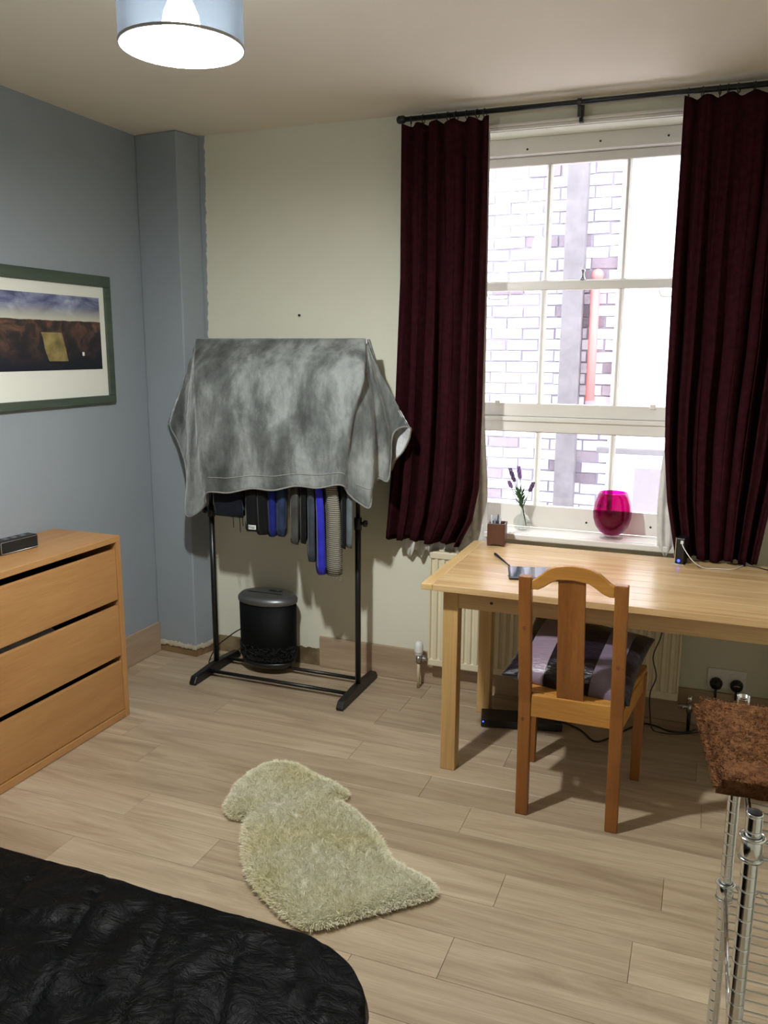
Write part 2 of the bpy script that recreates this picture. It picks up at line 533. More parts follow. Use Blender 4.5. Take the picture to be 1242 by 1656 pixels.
def brick_mesh(l):
    m = MB(); m.box(-l / 2, l / 2, -.03, .03, -.0345, .0345)
    me = bpy.data.meshes.new('brick'); me.from_pydata(m.v, [], m.f); me.materials.append(MT['brick'])
    return me
bme = [brick_mesh(.222), brick_mesh(.216), brick_mesh(.226)]
rest = MB()
rows = range(-14, 57)
cnt = 0
for r in rows:
    z = .04 + r * BHT
    for c in range(-14, 22):
        x = 1.6 + c * BWD + (BWD / 2 if r % 2 else 0)
        if x < -2.0 or x > 6.0: continue
        # the piece seen through the window from the photograph's side
        if 1.02 < x < 2.12 and -.05 < z < 3.5:
            o = bpy.data.objects.new('brick', random.choice(bme))
            o.location = (x, WY + random.uniform(-.006, .004), z + random.uniform(-.004, .004))
            o.rotation_euler = (0, random.uniform(-.03, .03), 0)
            o.parent = alley
            COL.objects.link(o); cnt += 1
        else:
            rest.box(x - .111, x + .111, WY - .03, WY + .03, z - .034, z + .034)
o = obj('brickwork', rest, 'brick', alley); o['kind'] = 'stuff'
b = MB(); b.box(2.02, 6.0, WY - .09, WY - .035, -1.2, 4.3)
tag(obj('rendered_wall', b, plain('white_render', sr(222, 218, 222), .9, var=.1, vscale=2), bevel=.01), 'white rendered wall outside seen through the right hand panes', 'wall')
b = MB(); b.box(1.66, 1.80, WY - .16, WY - .04, -1.2, 4.4)
tag(obj('iron_column', b, 'slate', bevel=.01), 'grey vertical column against the brick wall outside', 'column')
b = MB(); b.tube([(1.88, WY - .09, 1.25), (1.88, WY - .09, 2.05)], .032, 12); b.sphere((1.89, WY - .09, 2.12), .042, 12, 8)
tag(obj('red_vent_pipe', b, 'red_paint', smooth=True), 'short red pipe on the brick wall outside the middle pane', 'pipe')
b = MB(); b.box(2.22, 2.75, WY - .11, WY - .0905, .3, .78)
g = tag(obj('basement_window', b, plain('alley_window_grey', sr(120, 112, 124), .5)), 'grey low window opening across the alley seen behind pink glass', 'window')
b = MB(); b.box(1.95, 2.8, WY - .13, WY - .0905, .88, .92)
tag(obj('stone_ledge', b, 'slate', bevel=.006), 'thin grey ledge across the alley above the low window', 'ledge')
b = MB(); b.box(-2.5, 6.5, .36, WY + .3, -1.3, -1.2)
st = struct('alley_ground', b, 'mortar')

# ================================================================== CURTAINS
rod = thing('curtain_rod', 'black metal curtain rod above the window with end knob and rings', 'curtain rod', (1.36, -.09, 2.563))
RXL, RXR = 1.372, RX - .02
m = MB(); m.tube([(RXL - 1.36, 0, 0), (RXR - 1.36, 0, 0)], .0105, 14); obj('pole', m, 'black_metal', rod, smooth=True)
m = MB(); m.lathe([(.0001, -.02), (.012, -.018), (.0165, -.01), (.0165, .01), (.012, .018), (.0001, .02)], (0, 0, 0), 16)
m.v = [(v[2] - .004, v[1], v[0]) for v in m.v]; obj('end_knob', m, 'black_metal', rod, smooth=True)
for bx in (2.105, 3.27):
    m = MB(); m.box(bx - 1.36 - .007, bx - 1.36 + .007, .05, .0885, -.06, .02); m.box(bx - 1.36 - .006, bx - 1.36 + .006, -.004, .05, -.018, -.0105)
    m.tube([(bx - 1.36 - .008, 0, 0), (bx - 1.36 + .008, 0, 0)], .0145, 14)
    m.box(bx - 1.36 - .006, bx - 1.36 + .006, -.006, .006, -.055, -.01)
    obj('bracket', m, 'black_metal', rod)
def ring_mesh():
    m = MB()
    R, r = .0165, .0022
    rings = []
    for i in range(20):
        a = 2 * PI * i / 20
        rings.append([((r * math.sin(2 * PI * k / 6)), (R + r * math.cos(2 * PI * k / 6)) * math.cos(a), (R + r * math.cos(2 * PI * k / 6)) * math.sin(a) - .005) for k in range(6)])
    rings.append(rings[0])
    m.loft(rings, True, False)
    m.tube([(0, 0, -.022), (0, 0, -.034)], .0018, 6)
    me = bpy.data.meshes.new('ring'); me.from_pydata(m.v, [], m.f); me.materials.append(MT['black_metal'])
    me.polygons.foreach_set('use_smooth', [True] * len(me.polygons))
    return me
rme = ring_mesh()
for x in [1.40, 1.455, 1.515, 1.565, 1.60, 1.645, 1.69, 1.722, 2.51, 2.56, 2.62, 2.65, 2.685, 2.74, 2.79, 2.86, 2.93]:
    o = bpy.data.objects.new('ring', rme); o.parent = rod; o.location = (x - 1.36, 0, 0); o.rotation_euler = (random.uniform(-.2, .2), 0, random.uniform(-.35, .35)); COL.objects.link(o)

def interp(z, tab):
    tab = sorted(tab)
    if z <= tab[0][0]: return tab[0][1]
    for (a, x), (b_, y) in zip(tab[:-1], tab[1:]):
        if z <= b_:
            t = (z - a) / (b_ - a); return x + (y - x) * t
    return tab[-1][1]
def curtain(name, label, L, R_, z0, z1, nf, seed, lin_l=None, lin_r=None, hemwave=.006):
    root = thing(name, label, 'curtain', (0, 0, 0))
    rnd = random.Random(seed)
    NS, NZ = 300, 60
    ph = [rnd.uniform(-.35, .35) for _ in range(nf + 3)]
    am = [rnd.uniform(.7, 1.15) for _ in range(nf + 3)]
    def fold(s, z, t):
        u = s * nf
        i = int(u); f = u - i
        wv = math.cos(2 * PI * (u + .10 * math.sin(2 * PI * s * 1.7 + seed) + .05 * math.sin(9 * t + i)))
        sh = -(1 - 2 * ((1 - wv) / 2) ** 2.6) + .28 * math.sin(2 * PI * u * 2.0 + i * 1.7 + 2 * t)
        a = am[i] * (1 - f) + am[i + 1] * f
        return sh * a
    P = []
    for j in range(NZ + 1):
        t = j / NZ; z = z1 + (z0 - z1) * t
        xl, xr = interp(z, L), interp(z, R_)
        row = []
        for i in range(NS + 1):
            s = i / NS
            A = .014 + .022 * min(1, t * 1.6)
            y = -.104 + A * fold(s, z, t) * .86 + .005 * math.sin(5 * t + 3 * s + seed)
            x = xl + (xr - xl) * s + .010 * math.sin(2 * PI * s * nf * 2 + 1) * min(1, t * 2) * math.sin(PI * s)
            zz = z + (.006 * math.cos(2 * PI * s * nf) if j == 0 else 0) + (hemwave * math.sin(2 * PI * s * 2.3 + seed) if j == NZ else 0)
            row.append((x, y, zz))
        P.append(row)
    m = MB(); m.grid(P)
    c = obj('curtain_cloth', m, 'curtain', root, smooth=True, solid=.003, off=0)
    if lin_l:
        P = []
        zl0, zl1 = lin_l[0], lin_l[1]
        for j in range(31):
            t = j / 30; z = zl1 + (zl0 - zl1) * t
            xl, xr = interp(z, lin_l[2]), interp(z, lin_l[3])
            row = []
            for i in range(121):
                s = i / 120
                y = -.043 + .005 * math.cos(2 * PI * s * nf * 2) * min(1, t * 1.5)
                row.append((xl + (xr - xl) * s, y, z + (.020 * math.sin(2 * PI * s * nf * 1.5) if j == 30 else 0)))
            P.append(row)
        m = MB(); m.grid(P)
        obj('lining', m, 'lining', root, smooth=True, solid=.0015, off=0)
    return root
curtain('curtain', 'left burgundy curtain hanging beside the clothes rack',
        [(2.535, 1.365), (1.9, 1.37), (1.2, 1.345), (.728, 1.308)],
        [(2.535, 1.745), (1.9, 1.752), (1.35, 1.755), (1.0, 1.752), (.85, 1.725), (.735, 1.668)],
        .733, 2.535, 5, 3, (.655, 2.50, [(.7, 1.36), (2.5, 1.39)], [(2.5, 1.735), (1.3, 1.745), (1.0, 1.768), (.7, 1.772)]))
curtain('curtain', 'right burgundy curtain hanging behind the right end of desk',
        [(2.535, 2.498), (2.2, 2.50), (1.9, 2.50), (1.4, 2.507), (1.2, 2.517), (1.0, 2.54), (.77, 2.588)],
        [(2.535, 2.99), (1.6, 2.975), (1.1, 2.935), (.77, 2.895)],
        .766, 2.535, 6, 11, (.764, 2.50, [(.7, 2.515), (.95, 2.500), (1.15, 2.505), (1.3, 2.53), (2.5, 2.54)], [(2.5, 2.97), (1.2, 2.935), (.7, 2.90)]))

# ================================================================== PENDANT LAMP
lamp = thing('pendant_lamp', 'lit ceiling lamp with smoky fabric drum shade', 'lamp', (LAMP[0], LAMP[1], 0))
cx, cy = 0, 0
SZ0, SZ1, SR = 2.262, 2.50, .138
m = MB(); m.lathe([(SR, SZ0), (SR, SZ1)], (0, 0, 0), 64); obj('lamp_shade', m, 'shade', lamp, smooth=True)
m = MB(); m.lathe([(SR + .0015, SZ0), (SR + .0015, SZ0 + .006), (SR - .0015, SZ0 + .006), (SR - .0015, SZ0), (SR + .0015, SZ0)], (0, 0, 0), 64)
rg = MB(); rg.lathe([(SR + .0015, SZ1 - .006), (SR + .0015, SZ1), (SR - .0015, SZ1), (SR - .0015, SZ1 - .006), (SR + .0015, SZ1 - .006)], (0, 0, 0), 64)
obj('top_ring', rg, 'steel', lamp); rg = m; m = MB()
for q in range(3):
    a = q * 2 * PI / 3; m.tube([(.018 * math.cos(a), .018 * math.sin(a), SZ1 - .04), (SR * math.cos(a), SR * math.sin(a), SZ1 - .004)], .0016, 6)
obj('spider', m, 'steel', lamp); obj('bottom_ring', rg, 'steel', lamp)
m = MB(); m.lathe([(.0001, -.062), (.020, -.058), (.033, -.045), (.040, -.025), (.042, 0), (.038, .022), (.028, .045), (.018, .065), (.014, .08)], (0, 0, 2.31), 24)
obj('bulb', m, 'bulb', lamp, smooth=True)
m = MB(); m.lathe([(.0145, 2.388), (.019, 2.40), (.019, 2.455), (.008, 2.47), (.0001, 2.47)], (0, 0, 0), 20); obj('bulb_holder', m, 'white_plastic', lamp, smooth=True)
m = MB(); m.tube([(0, 0, 2.465), (0, 0, H - .02)], .003, 8); obj('cord', m, 'white_plastic', lamp)
m = MB(); m.lathe([(.0001, 2.575), (.02, 2.577), (.045, 2.59), (.048, H - .0005), (.0001, H - .0005)], (0, 0, 0), 28); obj('ceiling_rose', m, 'white_plastic', lamp, smooth=True)

# ================================================================== PICTURE
pic = thing('framed_picture', 'wide green framed landscape print hung on the blue wall', 'picture', (0, 0, 0))
Y1, Y0, Z0, Z1 = -.380, -1.32, 1.345, 1.925
m = MB()
fw = .047
m.box(.002, .022, Y0, Y1, Z1 - fw - .002, Z1); m.box(.002, .022, Y0, Y1, Z0, Z0 + .036)
m.box(.002, .022, Y1 - fw + .006, Y1, Z0 + .036, Z1 - fw - .002); m.box(.002, .022, Y0, Y0 + fw - .006, Z0 + .036, Z1 - fw - .002)
obj('frame', m, 'green_frame', pic, bevel=.003)
m = MB(); m.box(.004, .010, Y0 + .02, Y1 - .02, Z0 + .02, Z1 - .02); obj('mount', m, 'mount', pic)
def print_mat():
    k = N('landscape_print')
    tc = k.n('TexCoord'); sp = k.n('SeparateXYZ'); k.l(tc.outputs['Object'], sp.inputs[0])
    # z 1.504..1.826 -> v ; y -1.25..-.455 -> u
    v = k.n('MapRange'); v.inputs[1].default_value = 1.504; v.inputs[2].default_value = 1.826; k.l(sp.outputs[2], v.inputs[0])
    u = k.n('MapRange'); u.inputs[1].default_value = -1.25; u.inputs[2].default_value = -.455; k.l(sp.outputs[1], u.inputs[0])
    V, U = v.outputs[0], u.outputs[0]
    n = k.noise(k.coord((1, 3, 7)), 2.2, 5, .6, .6)
    sky1 = k.ramp(n, [(.35, sr(70, 72, 112)), (.6, sr(140, 146, 172)), (.75, sr(196, 198, 204))])
    hz = k.n('MapRange'); hz.inputs[1].default_value = .68; hz.inputs[2].default_value = .86; k.l(V, hz.inputs[0])
    sky = k.mix(hz.outputs[0], sr(190, 188, 172), sky1)
    g = k.ramp(k.noise(k.coord((1, 1.6, 2)), 7, 6, .65, .8), [(.3, sr(22, 24, 34)), (.48, sr(52, 42, 40)), (.62, sr(104, 72, 58)), (.75, sr(128, 110, 78))])
    dk = k.n('MapRange'); dk.inputs[1].default_value = .05; dk.inputs[2].default_value = .6; k.l(V, dk.inputs[0])
    g = k.mix(dk.outputs[0], sr(20, 24, 36), g)
    nn = k.noise(k.coord(), 12, 3)
    hv = k.n('Math', operation='MULTIPLY_ADD'); hv.inputs[1].default_value = .03; hv.inputs[2].default_value = .645; k.l(nn, hv.inputs[0])
    gt = k.n('Math', operation='GREATER_THAN'); k.l(V, gt.inputs[0]); k.l(hv.outputs[0], gt.inputs[1])
    col = k.mix(gt.outputs[0], g, sky)
    # ochre rock: slanted patch
    def band(sock, lo_, hi_):
        a = k.n('Math', operation='GREATER_THAN'); a.inputs[1].default_value = lo_; k.l(sock, a.inputs[0])
        c = k.n('Math', operation='LESS_THAN'); c.inputs[1].default_value = hi_; k.l(sock, c.inputs[0])
        d = k.n('Math', operation='MULTIPLY'); k.l(a.outputs[0], d.inputs[0]); k.l(c.outputs[0], d.inputs[1]); return d.outputs[0]
    sl = k.n('Math', operation='MULTIPLY_ADD'); sl.inputs[1].default_value = .12; k.l(V, sl.inputs[0]); k.l(U, sl.inputs[2])
    n5 = k.n('Math', operation='MULTIPLY_ADD'); n5.inputs[1].default_value = .04; k.l(nn, n5.inputs[0]); k.l(sl.outputs[0], n5.inputs[2])
    p = k.n('Math', operation='MULTIPLY'); k.l(band(n5.outputs[0], .61, .76), p.inputs[0]); k.l(band(V, .12, .50), p.inputs[1])
    rock = k.ramp(k.noise(k.coord(), 20, 5), [(.3, sr(96, 84, 48)), (.7, sr(160, 142, 92))])
    col = k.mix(p.outputs[0], col, rock)
    k.set(Base_Color=col, Roughness=.5)
    return k.m
m = MB(); m.box(.0095, .0112, -1.25, -.455, 1.504, 1.826); obj('print', m, print_mat(), pic)
m = MB(); m.box(.0112, .0118, -.585, -.572, 1.565, 1.582); obj('pale_patch', m, 'mount', pic)  # small pale patch on the print

# small nail in the cream wall
m = MB(); m.lathe([(.0001, 0), (.006, .001), (.006, .003), (.002, .004), (.002, .016)], (0, 0, 0), 10)
m.v = [(.818 + v[0], -.016 + v[2], 1.759 + v[1]) for v in m.v]
tag(obj('nail', m, 'nail'), 'small dark nail in the cream wall above the grey blanket', 'nail')

# ================================================================== CHEST OF DRAWERS
ch = thing('chest_of_drawers', 'beech chest of three wide drawers against the blue wall', 'chest of drawers', (0, 0, 0))
CX0, CX1, CY1, CY0, CH = .018, .372, -.8435, -1.95, .8186
T = .026
m = MB(); m.box(CX0, CX1, CY0, CY1, CH - .026, CH); obj('top_panel', m, 'beech_x', ch, bevel=.002)
for a, c in ((CY1 - T, CY1), (CY0, CY0 + T)):
    m = MB(); m.box(CX0, CX1, a, c, .0, CH - .0262); obj('side_panel', m, 'beech_z', ch, bevel=.002)
m = MB(); m.box(CX0, CX0 + .006, CY0 + T, CY1 - T, .03, CH - .03); obj('back_panel', m, 'black_matt', ch)
m = MB(); m.box(CX0 + .01, CX1 - .002, CY0 + T, CY1 - T, .002, .034); obj('base_rail', m, 'beech_x', ch, bevel=.002)
for z0, z1 in ((.540, .762), (.288, .514), (.037, .262)):
    m = MB(); m.box(CX1 - .024, CX1 - .006, CY0 + T + .002, CY1 - T - .002, z0, z1); d = obj('drawer_front', m, 'beech_x', ch, bevel=.0025)
    m = MB(); zt = z1 - .06
    m.box(CX0 + .02, CX1 - .0245, CY0 + T + .012, CY0 + T + .026, z0 + .01, zt); m.box(CX0 + .02, CX1 - .0245, CY1 - T - .026, CY1 - T - .012, z0 + .01, zt)
    m.box(CX0 + .02, CX0 + .034, CY0 + T + .026, CY1 - T - .026, z0 + .01, zt); m.box(CX0 + .034, CX1 - .0245, CY0 + T + .026, CY1 - T - .026, z0 + .01, z0 + .02)
    obj('drawer_box', m, 'black_matt', d)
# clothes showing in the gap over the middle drawer
P = []
for j in range(12):
    P.append([(.075 + .255 * j / 11, -1.20 - .62 * i / 40, .500 + .024 * math.sin(PI * j / 11) ** .5 + .004 * math.sin(i * .9 + j)) for i in range(41)])
m = MB(); m.grid(P)
tag(obj('folded_jumper', m, cloth_mat('grey_jumper', sr(150, 146, 142)), smooth=True, solid=.03), 'grey folded clothing showing in the gap above the middle drawer', 'clothing')

# speaker on the chest
sp = thing('box_speaker', 'small black box speaker with silver rim on the chest', 'speaker', (.203, -1.226, CH), rz=math.radians(-5))
m = MB(); m.box(-.058, 0, -.09, .09, .0005, .054); obj('housing', m, 'black_plastic', sp, bevel=.007, seg=3)
m = MB(); rr = .0022
m.tube([(.0005, -.083, .0045), (.0005, .083, .0045), (.0005, .0855, .007), (.0005, .0855, .047), (.0005, .083, .0495), (.0005, -.083, .0495), (.0005, -.0855, .047), (.0005, -.0855, .007), (.0005, -.083, .0045)], .0016, 6)
obj('rim', m, 'steel', sp, smooth=True)
m = MB(); m.box(.0, .0016, -.082, .082, .007, .047); obj('grille', m, plain('grille_mesh', (.004, .004, .004, 1), .6, bump=1, bscale=500), sp)
m = MB(); m.box(-.04, -.02, .03, .05, .054, .0552); m.box(-.04, -.02, -.01, .01, .054, .0552); m.box(-.04, -.02, -.05, -.03, .054, .0552)
obj('button_row', m, 'steel', sp, bevel=.0008)

# ================================================================== CLOTHES RACK
LX, RXP, PY = .444, 1.222, -.25
rack = thing('clothes_rack', 'black metal clothes rack with blanket and clothes over it', 'clothes rack', (.83, -.25, 0))
def R_(x): return x - .83
def RYY(y): return y + .25
for x in (LX, RXP):
    m = MB()
    poly = [(-.215, .0), (-.222, .012), (-.20, .042), (-.04, .052), (.04, .052), (.19, .042), (.212, .012), (.205, 0)]
    m.prism(poly, R_(x) - .017, R_(x) + .017, 'x'); obj('foot_bar', m, 'black_plastic', rack, bevel=.004)
    m = MB(); m.tube([(R_(x), 0, .045), (R_(x), 0, .82)], .0135, 14); obj('lower_post', m, 'black_metal', rack, smooth=True)
    m = MB(); m.tube([(R_(x), 0, .82), (R_(x), 0, 1.60)], .010, 14); obj('upper_post', m, 'black_metal', rack, smooth=True)
    s_ = 1 if x > .8 else -1
    m = MB(); m.tube([(R_(x), 0, .795), (R_(x), 0, .85)], .018, 14); m.tube([(R_(x) + s_ * .015, 0, .825), (R_(x) + s_ * .03, 0, .825)], .007, 10); m.tube([(R_(x) + s_ * .03, 0, .825), (R_(x) + s_ * .042, 0, .825)], .016, 12)
    obj('clamp_knob', m, 'black_plastic', rack, smooth=True)
m = MB(); m.tube([(R_(.40), 0, 1.612), (R_(1.262), 0, 1.612)], .0125, 14); obj('hanging_rail', m, 'black_metal', rack, smooth=True)
for y in (-.335, -.155):
    m = MB(); m.tube([(R_(LX), RYY(y), .030), (R_(RXP), RYY(y), .030)], .009, 12); obj('lower_rail', m, 'black_metal', rack, smooth=True)

def garment(name, label, cat, xb, xf, th, zb, mat, w=.17, ztop=1.545, fringe=0, seed=0, wtop=None, ribs=0, hemdrop=0.0):
    """one hanging garment: xb = x on the rail, xf = x of its front edge"""
    rnd = random.Random(seed)
    m = MB()
    rings = []
    NZ = 22
    for j in range(NZ + 1):
        t = j / NZ
        z = ztop + (zb - ztop) * t
        if t < .22: ww = .03 + (w - .03) * (t / .22) ** .75
        else: ww = w + .006 * math.sin(7 * t + seed)
        ring = []
        n = 32
        for k in range(n):
            a = 2 * PI * k / n
            cy_, sx_ = math.cos(a), math.sin(a)
            y = PY + ww * math.copysign(abs(cy_) ** .55, cy_)
            skew = (xf - xb) * (-(y - PY) / w)
            th_ = 1.12 * th / 2 * (.55 + .45 * min(1, t * 2)) * (1 + .22 * math.sin(3 * a + 4 * t + seed))
            x = xb + skew * min(1, .3 + t) + 1.12 * th_ * math.copysign(abs(sx_) ** .45, sx_) + .004 * math.sin(6 * t + 3 * cy_ + seed)
            if ribs: x += .0016 * math.sin(cy_ * 60)
            zz = z + (hemdrop * cy_ + .004 * math.sin(2 * a + seed) if j == NZ else 0)
            ring.append((x, y, zz))
        rings.append(ring)
    m.loft(rings)
    o = obj(name, m, mat, smooth=True)
    recalc(o)
    tag(o, label, cat, 'clothes hanging from the rack')
    m = MB()
    m.tube(smoothpath([(xb, PY + .13, 1.50), (xb, PY, 1.556), (xb, PY - .13, 1.50)], 4), .003, 6)
    m.tube(smoothpath([(xb, PY, 1.556), (xb, PY, 1.594), (xb, PY + .017, 1.613), (xb, PY, 1.63), (xb, PY - .017, 1.615)], 4), .002, 6)
    obj('hanger', m, 'steel', o)
    return o
CM = {n: cloth_mat('cloth_' + n, c, c2, .9, (1, 1, 1), 14, .1) for n, c, c2 in (
    ('navy_black', sr(20, 24, 36), sr(13, 15, 22)), ('black', sr(17, 19, 20), sr(12, 13, 14)), ('royal', sr(26, 38, 120), sr(18, 26, 84)),
    ('dusky_blue', sr(46, 58, 88), sr(34, 42, 66)), ('dark_grey', sr(76, 76, 74), sr(60, 60, 58)), ('charcoal', sr(64, 70, 76), sr(50, 54, 60)),
    ('bright_blue', sr(52, 52, 190), sr(40, 40, 156)), ('slate', sr(104, 110, 114), sr(84, 90, 94)))}
k = N('ribbed_knit')
wv = k.n('TexWave', wave_type='BANDS', bands_direction='Z'); wv.inputs['Scale'].default_value = 34
k.l(k.coord(), wv.inputs['Vector'])
k.set(Base_Color=k.ramp(wv.outputs[0], [(.2, sr(86, 84, 76)), (.8, sr(150, 146, 132))]), Roughness=.9)
k.bump(wv.outputs[0], .4, .004)
CM['knit'] = k.m
# padded jacket (wide), then the row to the right
garment('padded_jacket', 'navy black padded jacket at the left end of the rack', 'jacket', .565, .645, .165, .842, CM['navy_black'], .165, seed=1, hemdrop=.004)
m = MB()
for q, (xx, zz) in enumerate(((.665, .79), (.70, .77), (.715, .80))): m.tube([(xx, -.412, .85), (xx + .003, -.412, zz)], .0018, 6)
obj('drawstring', m, 'black_matt', bpy.data.objects['padded_jacket'])
g = garment('hooded_top', 'black top with a white hem label on the rack', 'top', .684, .766, .066, .778, CM['black'], .168, seed=2)
m = MB(); m.box(.752, .790, -.4225, -.4205, .792, .812)
gl_ = obj('hem_label', m, 'white_plastic', g)
m = MB()
for q, (a_, h_) in enumerate(((.7545, .012), (.7595, .013), (.7650, .010), (.7700, .013), (.7755, .011), (.7810, .013))):
    m.box(a_, a_ + .0022, -.4231, -.4226, .7955, .7955 + h_)
m.box(.7545, .763, -.4231, -.4226, .806, .8082); m.box(.770, .780, -.4231, -.4226, .7955, .7975)
obj('label_mark', m, 'black_matt', gl_)
garment('black_shirt', 'plain black shirt between labelled top and royal blue shirt', 'shirt', .735, .822, .054, .768, CM['black'], .170, seed=3)
garment('royal_shirt', 'royal blue short shirt hanging left of the middle gap', 'shirt', .785, .869, .040, .766, CM['royal'], .168, seed=4)
garment('dusky_shirt', 'dusky navy blue shirt just left of the gap in the rack', 'shirt', .832, .917, .044, .772, CM['dusky_blue'], .168, seed=5)
garment('grey_trousers', 'dark grey garment just right of the gap in the rack', 'trousers', .905, .988, .040, .742, CM['dark_grey'], .168, seed=6)
garment('black_trousers', 'black garment between two grey ones on the rack', 'trousers', .948, 1.031, .030, .746, CM['black'], .168, seed=7)
garment('charcoal_trousers', 'long charcoal trousers left of the bright blue garment', 'trousers', .988, 1.071, .036, .664, CM['charcoal'], .168, seed=8)
garment('blue_trousers', 'long bright cobalt blue garment on the rack', 'trousers', 1.033, 1.116, .040, .610, CM['bright_blue'], .168, seed=9)
o = garment('knitted_scarf', 'long beige grey striped knit hanging lowest on the rack', 'knitwear', 1.085, 1.176, .062, .612, CM['knit'], .166, seed=10)
m = MB()
for q in range(18):
    xx = 1.146 + .0036 * q; m.tube([(xx, -.41 + .002 * (q % 3), .614), (xx + .0005, -.41 + .002 * (q % 3), .594 + .003 * (q % 4))], .0009, 4)
fo = obj('fringe', m, CM['knit'], o); fo['kind'] = 'stuff'
garment('black_vest', 'short black garment right of the striped knit', 'top', 1.137, 1.222, .022, .742, CM['black'], .160, seed=12)
garment('slate_shirt', 'slate grey shirt at the right end of the rack', 'shirt', 1.172, 1.249, .030, .744, CM['slate'], .155, seed=13)

# blanket draped over the rack: folds laid out as section lines from the rail down to the hem (metres), then splined
FOLDS = [
    [[0.397,-0.25,1.642],[0.293,-0.2,1.493],[0.227,-0.175,1.371],[0.183,-0.17,1.285],[0.162,-0.17,1.241]],
    [[0.397,-0.25,1.642],[0.348,-0.24,1.48],[0.323,-0.24,1.318],[0.319,-0.25,1.169],[0.32,-0.27,1.05]],
    [[0.397,-0.25,1.642],[0.392,-0.3,1.468],[0.391,-0.34,1.239],[0.391,-0.37,1.022],[0.388,-0.385,0.825]],
    [[0.397,-0.25,1.642],[0.452,-0.36,1.471],[0.476,-0.4,1.247],[0.496,-0.42,1.035],[0.516,-0.42,0.877]],
    [[0.41,-0.262,1.648],[0.49,-0.4,1.5],[0.528,-0.45,1.309],[0.55,-0.465,1.115],[0.562,-0.465,0.954]],
    [[0.53,-0.262,1.648],[0.635,-0.4,1.503],[0.663,-0.455,1.314],[0.678,-0.472,1.13],[0.685,-0.472,0.964]],
    [[0.65,-0.262,1.648],[0.776,-0.4,1.506],[0.785,-0.445,1.317],[0.786,-0.452,1.134],[0.789,-0.452,0.987]],
    [[0.77,-0.262,1.648],[0.913,-0.4,1.509],[0.916,-0.455,1.322],[0.915,-0.472,1.145],[0.913,-0.472,0.99]],
    [[0.89,-0.262,1.648],[1.046,-0.4,1.512],[1.033,-0.445,1.325],[1.019,-0.452,1.149],[1.013,-0.452,1.013]],
    [[1.01,-0.262,1.648],[1.176,-0.4,1.514],[1.157,-0.455,1.33],[1.142,-0.472,1.159],[1.131,-0.472,1.015]],
    [[1.13,-0.262,1.648],[1.303,-0.4,1.512],[1.273,-0.455,1.334],[1.25,-0.47,1.165],[1.235,-0.47,1.035]],
    [[1.25,-0.262,1.648],[1.299,-0.37,1.506],[1.28,-0.42,1.327],[1.258,-0.43,1.148],[1.249,-0.43,0.995]],
    [[1.261,-0.25,1.643],[1.295,-0.34,1.5],[1.307,-0.39,1.317],[1.297,-0.4,1.133],[1.293,-0.41,0.951]],
    [[1.261,-0.25,1.643],[1.298,-0.32,1.5],[1.332,-0.36,1.316],[1.349,-0.38,1.133],[1.342,-0.39,0.932]],
    [[1.261,-0.25,1.643],[1.295,-0.29,1.494],[1.326,-0.31,1.32],[1.338,-0.31,1.165],[1.336,-0.31,1.042]],
    [[1.261,-0.25,1.643],[1.308,-0.28,1.494],[1.359,-0.29,1.325],[1.38,-0.29,1.178],[1.383,-0.28,1.041]],
    [[1.261,-0.25,1.643],[1.303,-0.24,1.498],[1.351,-0.24,1.362],[1.377,-0.24,1.282],[1.386,-0.24,1.236]],
    [[1.261,-0.25,1.643],[1.32,-0.23,1.498],[1.381,-0.23,1.403],[1.426,-0.24,1.329],[1.47,-0.25,1.267]],
    [[1.261,-0.25,1.643],[1.295,-0.19,1.507],[1.355,-0.19,1.4],[1.408,-0.19,1.293],[1.43,-0.19,1.178]],
    [[1.261,-0.25,1.643],[1.266,-0.16,1.501],[1.308,-0.16,1.37],[1.345,-0.16,1.233],[1.371,-0.165,1.108]],
    [[1.261,-0.24,1.645],[1.268,-0.125,1.505],[1.268,-0.075,1.36],[1.268,-0.054,1.16],[1.268,-0.06,1.0]],
    [[1.05,-0.24,1.645],[1.05,-0.125,1.505],[1.05,-0.075,1.36],[1.05,-0.062,1.16],[1.05,-0.06,1.0]],
    [[0.83,-0.24,1.645],[0.83,-0.125,1.505],[0.83,-0.075,1.36],[0.83,-0.054,1.16],[0.83,-0.06,1.0]],
    [[0.62,-0.24,1.645],[0.62,-0.125,1.505],[0.62,-0.075,1.36],[0.62,-0.054,1.16],[0.62,-0.06,1.0]],
    [[0.42,-0.24,1.645],[0.42,-0.125,1.505],[0.42,-0.075,1.36],[0.42,-0.054,1.16],[0.42,-0.06,1.0]],
]

def cat(a, b_, c, d, t):
    return .5 * ((2 * b_) + (c - a) * t + (2 * a - 5 * b_ + 4 * c - d) * t * t + (3 * b_ - a - 3 * c + d) * t ** 3)
def dense(A, n):
    A = np.asarray(A, float)
    A = np.concatenate([2 * A[:1] - A[1:2], A, 2 * A[-1:] - A[-2:-1]], 0)
    out = []
    for i in range(1, len(A) - 2):
        for k_ in range(n):
            out.append(cat(A[i - 1], A[i], A[i + 1], A[i + 2], k_ / n))
    out.append(A[-2])
    return np.array(out)
G = dense(np.array(FOLDS), 7)                       # stations
G = dense(G.transpose(1, 0, 2), 17)                 # rows x stations
